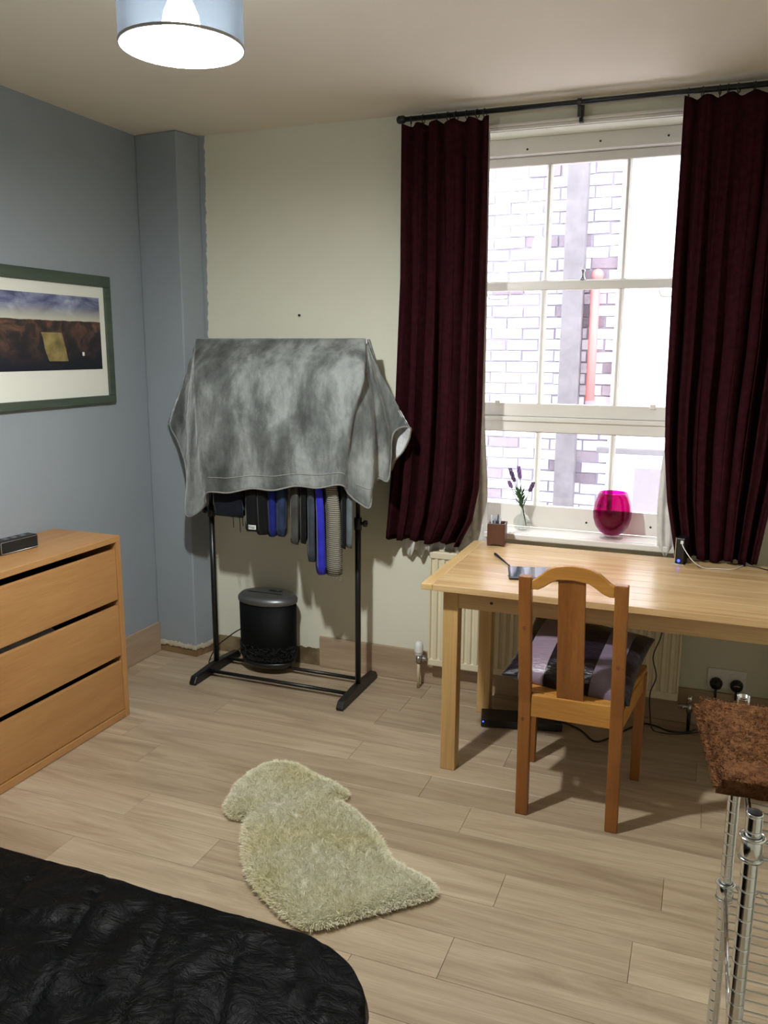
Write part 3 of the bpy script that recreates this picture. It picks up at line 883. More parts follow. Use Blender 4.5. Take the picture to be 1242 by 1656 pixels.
# soft crumples along the surface normal
gu = np.gradient(G, axis=1); gv = np.gradient(G, axis=0)
NRM = np.cross(gu, gv); NRM /= np.linalg.norm(NRM, axis=-1, keepdims=True) + 1e-9
for j in range(G.shape[0]):
    tt = j / (G.shape[0] - 1)
    for i in range(G.shape[1]):
        p = G[j, i]
        e = mnoise.noise(Vector((p[0] * 9, p[1] * 6, p[2] * 3.5))) * .009 + mnoise.noise(Vector((p[0] * 24, p[1] * 14, p[2] * 14 + 5))) * .0045 + mnoise.noise(Vector((p[0] * 60, p[1] * 50, p[2] * 45))) * .0022
        G[j, i] = p + NRM[j, i] * e * min(1, tt * 5)
if (NRM[40, 60] @ np.array([0, -1, 0])) > 0: flip = False
else: flip = True
m = MB(); m.grid([[tuple(p) for p in (r[::-1] if flip else r)] for r in G])
bl = thing('blanket', 'grey plush fleece blanket draped over the clothes rack', 'blanket', (0, 0, 0))
bo = obj('blanket_sheet', m, ['plush', 'fleece'], bl, smooth=True)
kk = bo.modifiers.new('solidify', 'SOLIDIFY'); kk.thickness = .006; kk.offset = -1; kk.material_offset = 1; kk.material_offset_rim = 1
FR = slice(int(7 * 4), int(7 * 13))
jj = int(G.shape[0] * .885)
m = MB(); m.tube([tuple(G[jj, i] + np.array([0, -.0015, .0])) for i in range(29, 74)], .0016, 5)
m.tube([tuple(G[jj, i] + np.array([0, -.0015, .0])) for i in range(82, 92)], .0016, 5)
o = obj('hem_seam', m, plain('seam', sr(150, 149, 145), .9), bl, smooth=True); o['kind'] = 'stuff'
m = MB(); m.tube([tuple(p) for p in G[-1]], .0042, 6)
obj('bound_edge', m, plain('edge_pile', sr(126, 126, 123), .95), bl, smooth=True)

# ================================================================== SHREDDER BIN
bx, by, bz = .69, -.150, .0395
sh = thing('paper_shredder', 'black oval paper shredder bin behind the rack', 'paper shredder', (bx, by, bz))
k = N('smoked_bin')
tc = k.n('TexCoord'); s3 = k.n('SeparateXYZ'); k.l(tc.outputs['Object'], s3.inputs[0])
k.set(Base_Color=(.0022, .0028, .003, 1), Roughness=.6); k.b.inputs['Specular IOR Level'].default_value = .12
MT['smoked'] = k.m
m = MB(); m.lathe([(.0001, .03), (.143, .03), (.150, .045), (.152, .325), (.0001, .325)], (0, 0, 0), 48, 1, .66); obj('bin', m, 'smoked', sh, smooth=True)
m = MB(); m.lathe([(.0001, .001), (.128, .001), (.140, .012), (.142, .0295), (.0001, .0295)], (0, 0, 0), 48, 1, .66); obj('base', m, 'black_plastic', sh, smooth=True)
m = MB(); m.lathe([(.1515, .327), (.157, .33), (.1585, .345), (.155, .352), (.140, .366), (.135, .367), (.0001, .368)], (0, 0, 0), 48, 1, .68); lid = obj('shredder_head', m, 'gunmetal', sh, smooth=True)
m = MB(); m.box(-.105, .085, -.013, -.004, .3675, .3695); obj('paper_slot', m, 'black_matt', lid)
m = MB(); m.box(-.01, .06, .03, .048, .368, .3715); obj('switch_panel', m, 'black_plastic', lid, bevel=.001)
m = MB(); m.box(.03, .042, .034, .043, .3715, .374); obj('switch', m, 'steel', lid, bevel=.001)
m = MB()
for q in range(420):
    a = random.uniform(PI, 2 * PI + .2); zz = .045 + random.random() ** 1.3 * .07
    x_, y_ = .1535 * math.cos(a), .1535 * .66 * math.sin(a) ; t_ = random.uniform(-1, 1); l_ = .009
    ca, sa = -math.sin(a), math.cos(a) * .66
    m.tube([(x_ - ca * l_ * math.cos(t_), y_ - sa * l_ * math.cos(t_), zz - l_ * math.sin(t_)), (x_ + ca * l_ * math.cos(t_), y_ + sa * l_ * math.cos(t_), zz + l_ * math.sin(t_))], .0012, 3)
o = obj('paper_shreds', m, plain('shreds', (.010, .011, .013, 1), .9), sh); o['kind'] = 'stuff'
m = MB(); m.tube(smoothpath([(.535, -.135, .20), (.48, -.13, .165), (.43, -.14, .125), (.39, -.15, .09), (.36, -.155, .045), (.345, -.165, .006), (.36, -.19, .005), (.40, -.21, .005)], 6), .003, 8)
m.v = [(v[0] - bx, v[1] - by, v[2] - bz) for v in m.v]; obj('power_cable', m, 'black_plastic', sh, smooth=True)

# ================================================================== RADIATOR AND VALVES
rad = thing('radiator', 'cream ribbed panel radiator under the window behind desk', 'radiator', (1.515, -.03, .125))
RL, RH = 1.125, .56
prof = []
x = 0
m = MB()
def radsec():
    pts = []
    n = 34; p = RL / n
    for i in range(n):
        a = i * p
        pts += [(a, -.062), (a + p * .22, -.062), (a + p * .34, -.052), (a + p * .66, -.052), (a + p * .78, -.062)]
    pts += [(RL, -.062), (RL, -.0385), (0, -.0385)]
    return pts
m.prism(radsec(), .035, RH - .035, 'z'); obj('ribbed_panel', m, 'radiator', rad)
m = MB(); m.box(0, RL, -.062, -.0385, 0, .035); m.box(0, RL, -.062, -.0385, RH - .035, RH); obj('panel_edge', m, 'radiator', rad, bevel=.006)
m = MB()
for q in range(10): m.box(.03 + q * .107, .10 + q * .107, -.036, -.004, RH - .004, RH + .004)
m.box(0, RL, -.037, -.002, RH - .012, RH - .005)
obj('top_grille', m, 'radiator', rad)
for a in (.1, 1.0):
    m = MB(); m.box(a, a + .03, -.0385, .029, .05, .5); obj('wall_bracket', m, 'radiator', rad)
def valve(name, label, x, y, zc, white, side):
    v = thing(name, label, 'radiator valve', (x, y, 0))
    m = MB(); m.tube([(0, 0, .0005), (0, 0, zc - .06)], .0075, 12); obj('pipe', m, 'copper' if white else 'black_metal', v, smooth=True)
    m = MB(); m.tube([(0, 0, zc - .065), (0, 0, zc - .03)], .013, 12); m.tube([(0, 0, zc - .042), (side * .048, .0, zc - .042)], .009, 10)
    m.tube([(side * .018, 0, zc - .042), (side * .03, 0, zc - .042)], .0135, 6)
    obj('valve_body', m, 'steel', v, smooth=True)
    m = MB()
    if white: m.lathe([(.0001, -.03), (.015, -.03), (.020, -.022), (.0215, -.005), (.0205, .02), (.017, .033), (.010, .04), (.0001, .042)], (0, 0, zc), 20)
    else: m.lathe([(.0001, -.03), (.012, -.03), (.013, .0), (.009, .01), (.0001, .012)], (0, 0, zc), 16)
    obj('valve_head', m, 'white_plastic' if white else 'chrome', v, smooth=True)
    if white:
        m = MB(); m.lathe([(.0216, -.012), (.0222, -.012), (.0222, -.009), (.0216, -.009)], (0, 0, zc), 20); obj('dial_ring', m, plain('dial_grey', (.45, .45, .45, 1), .5), v)
valve('radiator_valve', 'white thermostatic valve head at the left end of radiator', 1.467, -.085, .195, True, 1)
valve('radiator_valve', 'small chrome lockshield valve at the right end of radiator', 2.690, -.085, .150, False, -1)

# ================================================================== DESK
DZ = .757
def dp(x, y): return 2.6567 + (x - 2.6567) * .9814, -3.6411 + (y + 3.6411) * .9814
desk = thing('desk', 'pale pine desk under the window with square legs', 'desk', (1.71, -.80, 0))
DL, DF, DB, DR = 1.7278, -.8525, -.096, 3.19
ox, oy = -1.71, .80
m = MB(); m.box(DL + ox, DL + .045 + ox, DF + oy, DB + oy, DZ - .024, DZ); obj('end_board', m, 'pine_y', desk, bevel=.003)
m = MB(); m.box(DR - .045 + ox, DR + ox, DF + oy, DB + oy, DZ - .024, DZ); obj('end_board', m, 'pine_y', desk, bevel=.003)
n = 9
for q in range(n):
    a = DF + (DB - DF) * q / n; c = DF + (DB - DF) * (q + 1) / n
    m = MB(); m.box(DL + .0453 + ox, DR - .0453 + ox, a + oy + .0002, c + oy - .0002, DZ - .024, DZ); obj('top_board', m, 'pine_x', desk, bevel=.0012, seg=1)
lw = .058
LXs = (1.797, 3.05)
for lx_ in LXs:
    for ly_ in (-.792, -.243):
        m = MB(); m.box(lx_ + ox, lx_ + lw + ox, ly_ + oy, ly_ + lw + oy, 0, DZ - .0245); obj('leg', m, 'pine_z', desk, bevel=.003)
m = MB(); m.box(1.797 + lw + ox + .0005, 3.05 + ox - .0005, -.787 + oy, -.765 + oy, .657, DZ - .0245); ap = obj('apron', m, 'pine_x', desk, bevel=.001)
m = MB(); m.box(1.797 + lw + ox + .0005, 3.05 + ox - .0005, -.215 + oy, -.195 + oy, .657, DZ - .0245); obj('apron', m, 'pine_x', desk, bevel=.001)
for lx_ in (1.815, 3.068):
    m = MB(); m.box(lx_ + ox, lx_ + .02 + ox, -.792 + lw + oy + .0005, -.243 + oy - .0005, .657, DZ - .0245); obj('side_apron', m, 'pine_y', desk, bevel=.001)
m = MB(); m.sphere((1.980 + ox, -.7873 + oy, .690), .0055, 10, 8, (1.2, .2, 1)); obj('knot', m, 'dark_gap', ap)

# ================================================================== CHAIR
chair = thing('dining_chair', 'honey pine chair with solid back slat pulled up to desk', 'chair', (2.31, -.78, 0))
cx_, cy_ = 2.31, -.78
def cpt(x, y, z): return (x - cx_, y - cy_, z)
def backy(z): return -.985 - (.065 * max(0, (z - .42)) / .47 if z > .42 else 0) + (.0 if z > .42 else 0)
for x0, x1 in ((2.138, 2.180), (2.444, 2.486)):
    m = MB(); rings = []
    for z in (0, .15, .3, .42, .5, .6, .7, .8, .86, .882):
        y = backy(z); xx0, xx1 = x0 - .006 * (z / .88) * (1 if x0 < 2.3 else 1), x1 - .006 * (z / .88)
        if x0 > 2.3: xx0, xx1 = x0 - .008 * (z / .88), x1 - .008 * (z / .88)
        d = .016
        rings.append([cpt(xx0, y - d, z), cpt(xx1, y - d, z), cpt(xx1, y + d, z), cpt(xx0, y + d, z)])
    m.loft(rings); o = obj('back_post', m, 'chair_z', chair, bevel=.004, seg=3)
# crest rail
topc = [(2.172, .868), (2.185, .874), (2.205, .892), (2.225, .912), (2.25, .924), (2.28, .930), (2.305, .932), (2.335, .930), (2.36, .925), (2.385, .914), (2.405, .898), (2.422, .883), (2.437, .876)]
botc = [(2.437, .838), (2.42, .838), (2.40, .846), (2.375, .864), (2.355, .876), (2.305, .882), (2.26, .879), (2.238, .868), (2.215, .850), (2.195, .838), (2.172, .838)]
m = MB()
poly = [(x, z) for x, z in topc + botc]
n = len(poly)
fr = [cpt(x, backy(z) - .012, z) for x, z in poly]; bk = [cpt(x, backy(z) + .012, z) for x, z in poly]
m.add(fr + bk, [tuple(range(n))[::-1], tuple(range(n, 2 * n))] + [(i, (i + 1) % n, n + (i + 1) % n, n + i) for i in range(n)])
o = obj('crest_rail', m, 'chair_x', chair, bevel=.004, seg=3); recalc(o)
m = MB(); m.hexa([cpt(2.262, backy(.44) - .004, .44), cpt(2.351, backy(.44) - .004, .44), cpt(2.351, backy(.44) + .008, .44), cpt(2.262, backy(.44) + .008, .44)],
                 [cpt(2.259, backy(.885) - .006, .885), cpt(2.346, backy(.885) - .006, .885), cpt(2.346, backy(.885) + .006, .885), cpt(2.259, backy(.885) + .006, .885)])
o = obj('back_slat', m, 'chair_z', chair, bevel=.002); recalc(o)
m = MB(); m.box(2.1785 - cx_, 2.4435 - cx_, -.999 - cy_, -.977 - cy_, .372, .452); obj('rear_rail', m, 'chair_x', chair, bevel=.003)
# seat with trapezoid plan, slightly dished
P = []
for j in range(13):
    t = j / 12; y = -.966 + (.966 - .565) * t
    hw = .148 + .075 * t
    if j == 12: hw -= .008
    P.append([cpt(2.312 + hw * (2 * i / 16 - 1), y, .452 - .010 * (1 - (2 * i / 16 - 1) ** 2) * math.sin(PI * min(1, t + .1))) for i in range(17)])
m = MB(); m.grid(P); obj('seat', m, 'chair_x', chair, smooth=False, solid=.018, bevel=.004)
for x0, x1 in ((2.094, 2.134), (2.491, 2.531)):
    m = MB(); m.hexa([cpt(x0 + .003, -.612, 0), cpt(x1 - .003, -.612, 0), cpt(x1 - .003, -.578, 0), cpt(x0 + .003, -.578, 0)], [cpt(x0, -.617, .4315), cpt(x1, -.617, .4315), cpt(x1, -.577, .4315), cpt(x0, -.577, .4315)])
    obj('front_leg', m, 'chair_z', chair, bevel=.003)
m = MB(); m.box(2.1345 - cx_, 2.4905 - cx_, -.607 - cy_, -.587 - cy_, .37, .4315); obj('front_rail', m, 'chair_x', chair, bevel=.002)
for s_, xa_, xb_ in ((-1, 2.150, 2.112), (1, 2.472, 2.512)):
    for z0, z1 in ((.365, .4315), (.165, .195)):
        m = MB(); m.hexa([cpt(xa_ - .009, -.9685, z0), cpt(xa_ + .009, -.9685, z0), cpt(xb_ + .009, -.6175, z0), cpt(xb_ - .009, -.6175, z0)], [cpt(xa_ - .009, -.9685, z1), cpt(xa_ + .009, -.9685, z1), cpt(xb_ + .009, -.6175, z1), cpt(xb_ - .009, -.6175, z1)])
        if z0 > .3: o = obj('side_rail', m, 'chair_x', chair, bevel=.002); recalc(o)
for px_, pz_ in ((2.152, .36), (2.153, .70), (2.458, .60)):
    m = MB(); m.sphere(cpt(px_, backy(pz_) - .0163, pz_), .006, 10, 8, (1, .12, 1.3)); obj('knot', m, plain('pine_knot_' + str(int(pz_ * 100)), sr(110, 62, 26), .5), bpy.data.objects['back_post'] if px_ < 2.3 else bpy.data.objects['back_post.001'])

# cushion on the seat
def cushion():
    k = N('purple_satin')
    tc = k.n('TexCoord'); s3 = k.n('SeparateXYZ'); k.l(tc.outputs['Object'], s3.inputs[0])
    def band(lo_, hi_):
        a = k.n('Math', operation='GREATER_THAN'); a.inputs[1].default_value = lo_; k.l(s3.outputs[0], a.inputs[0])
        c = k.n('Math', operation='LESS_THAN'); c.inputs[1].default_value = hi_; k.l(s3.outputs[0], c.inputs[0])
        d = k.n('Math', operation='MULTIPLY'); k.l(a.outputs[0], d.inputs[0]); k.l(c.outputs[0], d.inputs[1]); return d.outputs[0]
    c0 = k.mix(band(-.165, -.075), sr(22, 13, 26), sr(140, 122, 138))
    c1 = k.mix(band(.085, .165), c0, sr(118, 104, 122))
    k.set(Base_Color=c1, Roughness=.18)
    k.b.inputs['Sheen Weight'].default_value = .1
    k.bump(k.noise(k.coord((1, 2.5, 1)), 16, 5, .6, 1), .55, .01)
    return k.m
cu = thing('cushion', 'shiny dark purple cushion with two grey stripes on chair seat', 'cushion', (2.30, -.745, .515))
m = MB(); NU = 28
for sgn in (1, -1):
    P = []
    for j in range(NU + 1):
        v = 2 * j / NU - 1; row = []
        for i in range(NU + 1):
            u = 2 * i / NU - 1
            e = max(0, (1 - abs(u) ** 2.6)) * max(0, (1 - abs(v) ** 2.6))
            pin = 1 - .07 * (1 - abs(v) ** 2) * abs(u) ** 3
            pin2 = 1 - .07 * (1 - abs(u) ** 2) * abs(v) ** 3
            z = sgn * (.062 * e ** .5 + (.004 * mnoise.noise(Vector((u * 3, v * 3, sgn))) if e > 0 else 0))
            row.append((.232 * u * pin, .205 * v * pin2, z))
        P.append(row if sgn > 0 else row[::-1])
    m.grid(P)
co_ = obj('cushion_cover', m, cushion(), cu, smooth=True, sub=1)
bm = bmesh.new(); bm.from_mesh(co_.data); bmesh.ops.remove_doubles(bm, verts=bm.verts, dist=.0005); bm.to_mesh(co_.data); bm.free()
m = MB()
path = [(.232, .205), (.2158, 0), (.232, -.205), (0, -.191), (-.232, -.205), (-.2158, 0), (-.232, .205), (0, .191), (.232, .205)]
cu.rotation_euler = (math.radians(17), math.radians(3), math.radians(-7))

# ================================================================== THINGS ON THE DESK AND SILL
def pen_box():
    t = thing('pen_box', 'dark walnut square pen box on the desk by window', 'pen box', (*dp(1.826, -.072), DZ), rz=math.radians(6))
    w_, h_ = .039, .100
    m = MB()
    m.box(-w_, w_, -w_, -w_ + .006, .007, h_); m.box(-w_, w_, w_ - .006, w_, .007, h_); m.box(-w_, -w_ + .006, -w_ + .006, w_ - .006, .007, h_); m.box(w_ - .006, w_, -w_ + .006, w_ - .006, .007, h_)
    m.box(-w_ + .006, w_ - .006, -w_ + .006, w_ - .006, .007, .013)
    b_ = obj('box_body', m, 'walnut', t, bevel=.001)
    for a in (-1, 1):
        for c in (-1, 1):
            m = MB(); m.box(a * .030 - .008, a * .030 + .008, c * .030 - .008, c * .030 + .008, .0003, .0068); obj('foot', m, 'walnut', t)
    cols = [plain('pen_white', (.75, .76, .78, 1), .3), plain('pen_pale_blue', sr(140, 165, 190), .3), plain('pen_grey', sr(90, 100, 120), .3), plain('pen_clear', sr(200, 205, 210), .2)]
    ws = t.matrix_basis
    for q, (a, c, ta, tb, L_, lab) in enumerate(((-.022, .0, -.005, .0, .118, 'white pen leaning at the left in the walnut pen box'), (-.013, -.012, .004, -.01, .114, 'pale blue pen in front of the others in the pen box'),
                                            (-.006, .004, .008, .0, .122, 'grey pen standing in the middle of the pen box'), (.004, -.006, .010, -.004, .115, 'clear white pen rightmost in the pen box'))):
        ca, sa = math.cos(math.radians(6)), math.sin(math.radians(6))
        X = lambda u, v: (dp(1.826, -.072)[0] + u * ca - v * sa, dp(1.826, -.072)[1] + u * sa + v * ca)
        p0 = X(a * .8, c); p1 = X(a + ta, c + tb)
        m = MB(); m.tube([(p0[0], p0[1], DZ + .0135), (p1[0], p1[1], DZ + .0135 + L_ - .01), (p1[0], p1[1], DZ + .0135 + L_)], [.0042, .0042, .0025], 10)
        tag(obj('pen', m, cols[q], smooth=True), lab, 'pen', 'pens in the walnut box')
pen_box()

# glass bud vase with lavender
vs = thing('bud_vase', 'small round clear glass vase on the window sill', 'vase', (1.915, .045, .7905))
m = MB(); m.lathe([(.0001, .002), (.022, .001), (.036, .014), (.042, .034), (.038, .055), (.024, .070), (.010, .078), (.0075, .095), (.0095, .108), (.0085, .108), (.0060, .095), (.0085, .078), (.022, .068), (.035, .054), (.039, .034), (.033, .016), (.02, .004), (.0001, .004)], (0, 0, 0), 28)
obj('glass_body', m, 'clear', vs, smooth=True)
lav = thing('lavender_sprig', 'artificial lavender sprigs with purple heads in glass vase', 'flowers', (1.915, .045, .80))
MT['leaf'] = plain('leaf_green', sr(70, 104, 62), .6, var=.3)
MT['purple'] = plain('lavender_purple', sr(142, 112, 170), .8, var=.3, vscale=60)
MT['dkpurple'] = plain('lavender_dark', sr(104, 82, 122), .8, var=.3, vscale=60)
heads = [((-.062, 0, .262), (-.02, 0, .15), 'dkpurple', .065), ((-.026, .004, .272), (-.008, 0, .16), 'purple', .055), ((.040, -.003, .205), (.012, 0, .13), 'dkpurple', .045), ((-.064, -.004, .205), (-.030, 0, .13), 'purple', .03)]
for (hx, hy, hz), (mx_, my_, mz_), mt, ln in heads:
    pth = smoothpath([(.018, 0, .012), (0.0, 0, .09), (mx_, my_, mz_), (hx, hy, hz)], 6)
    m = MB(); m.tube(pth, .0017, 6); stem_ = obj('stem', m, 'leaf', lav, smooth=True)
    m = MB()
    d = (Vector((hx, hy, hz)) - Vector((mx_, my_, mz_))).normalized()
    for q in range(7):
        c = Vector((hx, hy, hz)) - d * (ln * (q / 7) - .008)
        for r_ in range(4):
            a = r_ * PI / 2 + q
            rr = .0068 * (.6 + .4 * math.sin(PI * (q + 1) / 8))
            m.sphere((c.x + rr * math.cos(a), c.y + rr * math.sin(a), c.z), .0042, 6, 4, (1, 1, 1.4))
    o = obj('flower_head', m, mt, lav); o['kind'] = 'stuff'
m = MB()
for q in range(64):
    a = random.uniform(0, 2 * PI); z0 = random.uniform(.085, .16); l = random.uniform(.03, .06)
    bx_, by_ = -.010 * (z0 - .08) / .05, 0
    tip = Vector((bx_ + math.cos(a) * l * .6 - .004, by_ + math.sin(a) * l * .3, z0 + l * .8)); p0 = Vector((bx_, by_, z0))
    mid = (p0 + tip) / 2 + Vector((0, 0, .006)); sd = Vector((-math.sin(a), math.cos(a), 0)).cross(Vector((0, 0, 0))) if 0 else Vector((.0, .0, 0))
    wdt = Vector((math.sin(a) * .3, -math.cos(a), .3)).normalized() * .0034 + Vector((.0020, 0, 0))
    m.add([p0, mid + wdt, tip, mid - wdt], [(0, 1, 2, 3)])
o = obj('leaves', m, 'leaf', lav); o['kind'] = 'stuff'

# magenta hurricane glass
hg = thing('candle_glass', 'bulbous magenta pink glass candle holder on the sill', 'candle holder', (2.312, .035, .7905))
m = MB(); m.lathe([(.0001, .016), (.030, .017), (.050, .028), (.070, .055), (.081, .090), (.083, .120), (.078, .155), (.068, .185), (.060, .204), (.058, .2045), (.066, .184), (.0755, .155), (.0805, .120), (.0785, .090), (.068, .057), (.048, .031), (.03, .022), (.0001, .021)], (0, 0, 0), 48)
obj('glass_bowl', m, 'magenta', hg, smooth=True)
m = MB(); m.lathe([(.0001, .0), (.048, .0), (.050, .004), (.046, .009), (.016, .012), (.014, .0155), (.0001, .0155)], (0, 0, 0), 40)
obj('glass_foot', m, 'clear', hg, smooth=True)

# tablet and stylus
tb = thing('tablet', 'black tablet lying on the desk behind the chair back', 'tablet', (*dp(2.11, -.512), DZ), rz=math.radians(14))
m = MB(); m.box(-.125, .125, -.088, .088, .0003, .008); obj('tablet_body', m, 'black_plastic', tb, bevel=.003)
m = MB(); m.box(-.117, .117, -.070, .082, .0081, .0084); obj('screen', m, plain('painted_screen_reflection', sr(70, 78, 92), .08), tb)  # grey-blue reflection painted into the screen colour
st = thing('stylus', 'thin black stylus with strap beside the tablet', 'stylus', (*dp(1.866, -.274), DZ))
m = MB(); m.tube(smoothpath([(0, 0, .007), (.02, -.033, .0075), (.06, -.10, .007), (.10, -.165, .005)], 5), [.0045, .0062, .0062, .006, .006, .0055, .005, .0045, .0045, .004, .004, .0035, .003, .003, .003, .003], 8); obj('barrel', m, 'black_plastic', st, smooth=True)
m = MB(); m.tube(smoothpath([(.10, -.165, .005), (.113, -.19, .006), (.125, -.225, .003), (.128, -.262, .003), (.125, -.30, .003)], 5), .002, 6); obj('tether', m, 'steel', st, smooth=True)

# charging hub with white cable
hb = thing('usb_charger', 'upright black charging hub with blue light on the desk', 'charger', (*dp(2.612, -.105), DZ), rz=math.radians(-12))
m = MB(); m.box(-.016, .016, -.033, .033, .003, .108); obj('hub_body', m, 'black_plastic', hb, bevel=.003)
m = MB(); m.box(-.0195, -.0165, -.034, .034, .0025, .110); m.box(-.028, .02, -.036, .036, .0003, .0025); obj('trim_plate', m, 'chrome', hb, bevel=.001)
m = MB(); m.lathe([(.0001, 0), (.006, 0), (.006, .001), (.0001, .0012)], (0, 0, 0), 14); m.v = [(v[0] - .003, -.0332 - v[2], .016 + v[1]) for v in m.v]; obj('power_light', m, 'led', hb)
m = MB()
for q in range(4): m.box(-.006, .006, -.0336, -.0328, .04 + q * .017, .044 + q * .017)
obj('usb_port', m, 'black_matt', hb)
wc = thing('charging_cable', 'thin white cable running from the hub along the desk', 'cable', (*dp(2.612, -.14), DZ))
A = [(-.004, -.006, .094), (.01, -.025, .070), (.045, -.045, .030), (.085, -.03, .004), (.13, -.02, .003), (.185, -.01, .003), (.215, .03, .003), (.24, .085, .003), (.268, .085, .003)]
m = MB(); m.box(-.0075, .0035, -.010, .0, .088, .100); obj('plug', m, 'white_plastic', wc, bevel=.001)
m = MB(); m.tube(smoothpath(A, 6), .0019, 6); obj('cable', m, 'white_plastic', wc, smooth=True)
dl_ = thing('desk_lamp', 'dark navy desk lamp cut by the right picture edge', 'desk lamp', (2.992, -.215, DZ))
m = MB(); m.lathe([(.0001, .0005), (.052, .0005), (.056, .006), (.052, .020), (.030, .028), (.0001, .029)], (0, 0, 0), 28); obj('lamp_base', m, 'black_plastic', dl_, smooth=True)
m = MB(); m.tube(smoothpath([(.02, 0, .025), (.06, .01, .09), (.075, .02, .17), (.06, .035, .215), (.02, .04, .205)], 6), .006, 10); obj('lamp_arm', m, 'black_metal', dl_, smooth=True)
m = MB(); m.lathe([(.058, .118), (.060, .121), (.052, .150), (.038, .178), (.020, .198), (.008, .205), (.0001, .206), (.008, .202), (.036, .174), (.050, .148), (.058, .118)], (0, 0, 0), 28)
m.v = [(v[0] + .012, v[1] + .045, v[2]) for v in m.v]
obj('lamp_head', m, plain('navy_shell', sr(34, 34, 66), .4), dl_, smooth=True)
m = MB(); m.tube(smoothpath([(-.125, .085, .003), (-.09, .07, .003), (-.06, .045, .003), (-.045, .02, .012)], 5), .0022, 6); obj('lead', m, 'black_plastic', dl_, smooth=True)

# ================================================================== UNDER THE DESK
bxb = thing('set_top_box', 'flat black box with blue light on the floor under desk', 'set-top box', (1.856, -.388, 0), rz=math.radians(13.5))
m = MB(); m.box(0, .345, 0, .115, .004, .038); obj('housing', m, 'black_plastic', bxb, bevel=.003)
m = MB(); m.box(.006, .012, -.0008, .0005, .026, .032); obj('power_light', m, 'led', bxb)
for a in (.02, .32):
    for c in (.015, .1):
        m = MB(); m.lathe([(.0001, .0003), (.008, .0003), (.008, .0038), (.0001, .0038)], (a, c, 0), 10); obj('foot', m, 'black_matt', bxb)
cb1 = thing('floor_cable', 'black power cable winding over the floor under the desk', 'cable', (2.19, -.24, 0))
m = MB(); m.tube(smoothpath([(2.175, -.245, .02), (2.22, -.235, .006), (2.27, -.27, .0045), (2.33, -.345, .0045), (2.38, -.30, .0045), (2.43, -.21, .0045), (2.50, -.10, .0045), (2.56, -.10, .0045), (2.62, -.13, .0045), (2.70, -.10, .0045), (2.775, -.06, .05), (2.79, -.052, .15), (2.786, -.052, .178)], 7), .0040, 8)
m.v = [(v[0] - 2.19, v[1] + .24, v[2]) for v in m.v]; obj('cable', m, 'black_plastic', cb1, smooth=True)
cb2 = thing('hanging_cable', 'thin black cable hanging from the desk to the floor', 'cable', (2.54, -.13, 0))
m = MB(); m.tube(smoothpath([(2.56, -.13, .72), (2.558, -.13, .50), (2.555, -.13, .42), (2.530, -.13, .33), (2.548, -.13, .24), (2.528, -.13, .16), (2.535, -.13, .06), (2.55, -.14, .0035), (2.60, -.155, .0035), (2.66, -.14, .0035), (2.76, -.09, .01)], 7), .0025, 8)
m.v = [(v[0] - 2.54, v[1] + .13, v[2]) for v in m.v]; obj('cable', m, 'black_plastic', cb2, smooth=True)
sk = thing('wall_socket', 'white double wall socket under the right of the desk', 'socket', (2.83, 0, .225))
m = MB(); m.box(-.078, .078, -.010, -.001, -.043, .043); obj('faceplate', m, 'white_plastic', sk, bevel=.003)
for a in (-.018, .018):
    m = MB(); m.box(a - .006, a + .006, -.0125, -.010, .012, .028); obj('switch', m, 'white_plastic', sk, bevel=.001)
def plug3(x, red, label):
    p = thing('power_plug', label, 'plug', (x, -.0105, .205), 'plugs in the wall socket')
    m = MB(); m.lathe([(.0001, .0), (.025, .0), (.0265, .006), (.024, .022), (.016, .034), (.0001, .036)], (0, 0, 0), 20)
    m.v = [(v[0], -v[2] - .0005, v[1]) for v in m.v]; o = obj('plug_body', m, 'black_plastic', p, smooth=True); recalc(o)
    m = MB(); m.tube([(0, -.018, -.022), (0, -.022, -.04), (0, -.02, -.058)], .005, 8); obj('cable_boot', m, 'black_plastic', p)
    if red:
        m = MB(); m.sphere((.014, -.031, -.010), .006, 10, 6, (1, .5, 1)); obj('fuse_mark', m, plain('dull_red', sr(120, 30, 34), .5), p)
    else:
        m = MB(); m.tube(smoothpath([(-.012, -.033, .006), (0, -.037, .010), (.012, -.033, .006)], 4), .0022, 6); obj('pull_loop', m, 'chrome', p)
plug3(2.789, True, 'black power plug at left in the double socket')
plug3(2.870, False, 'black power plug at right in the double socket')

# ================================================================== SHEEPSKIN RUG
rug = thing('sheepskin_rug', 'cream sheepskin rug lying on the pale floor', 'rug', (1.6, -1.45, 0))
outl = [(1.185, -1.372), (1.150, -1.23), (1.150, -1.12), (1.185, -1.035), (1.27, -1.005), (1.36, -1.04), (1.46, -1.075), (1.545, -1.115), (1.556, -1.145), (1.548, -1.185),
        (1.60, -1.21), (1.69, -1.275), (1.775, -1.355), (1.838, -1.435), (1.93, -1.475), (1.99, -1.50), (2.018, -1.535), (2.0, -1.572), (1.925, -1.645), (1.845, -1.72), (1.78, -1.785),
        (1.72, -1.818), (1.64, -1.79), (1.575, -1.755), (1.475, -1.69), (1.415, -1.62), (1.345, -1.515), (1.305, -1.435), (1.295, -1.405), (1.235, -1.408)]
poly = [(p.x, p.y) for p in smoothpath([(x, y, 0) for x, y in outl] + [(outl[0][0], outl[0][1], 0)], 4)][:-1]
PX_ = np.array(poly)
def inside(x, y):
    r = np.zeros(x.shape, bool)
    n = len(PX_)
    for i in range(n):
        x0, y0 = PX_[i]; x1, y1 = PX_[(i + 1) % n]
        c = ((y0 > y) != (y1 > y)) & (x < (x1 - x0) * (y - y0) / (y1 - y0 + 1e-12) + x0)
        r ^= c
    return r
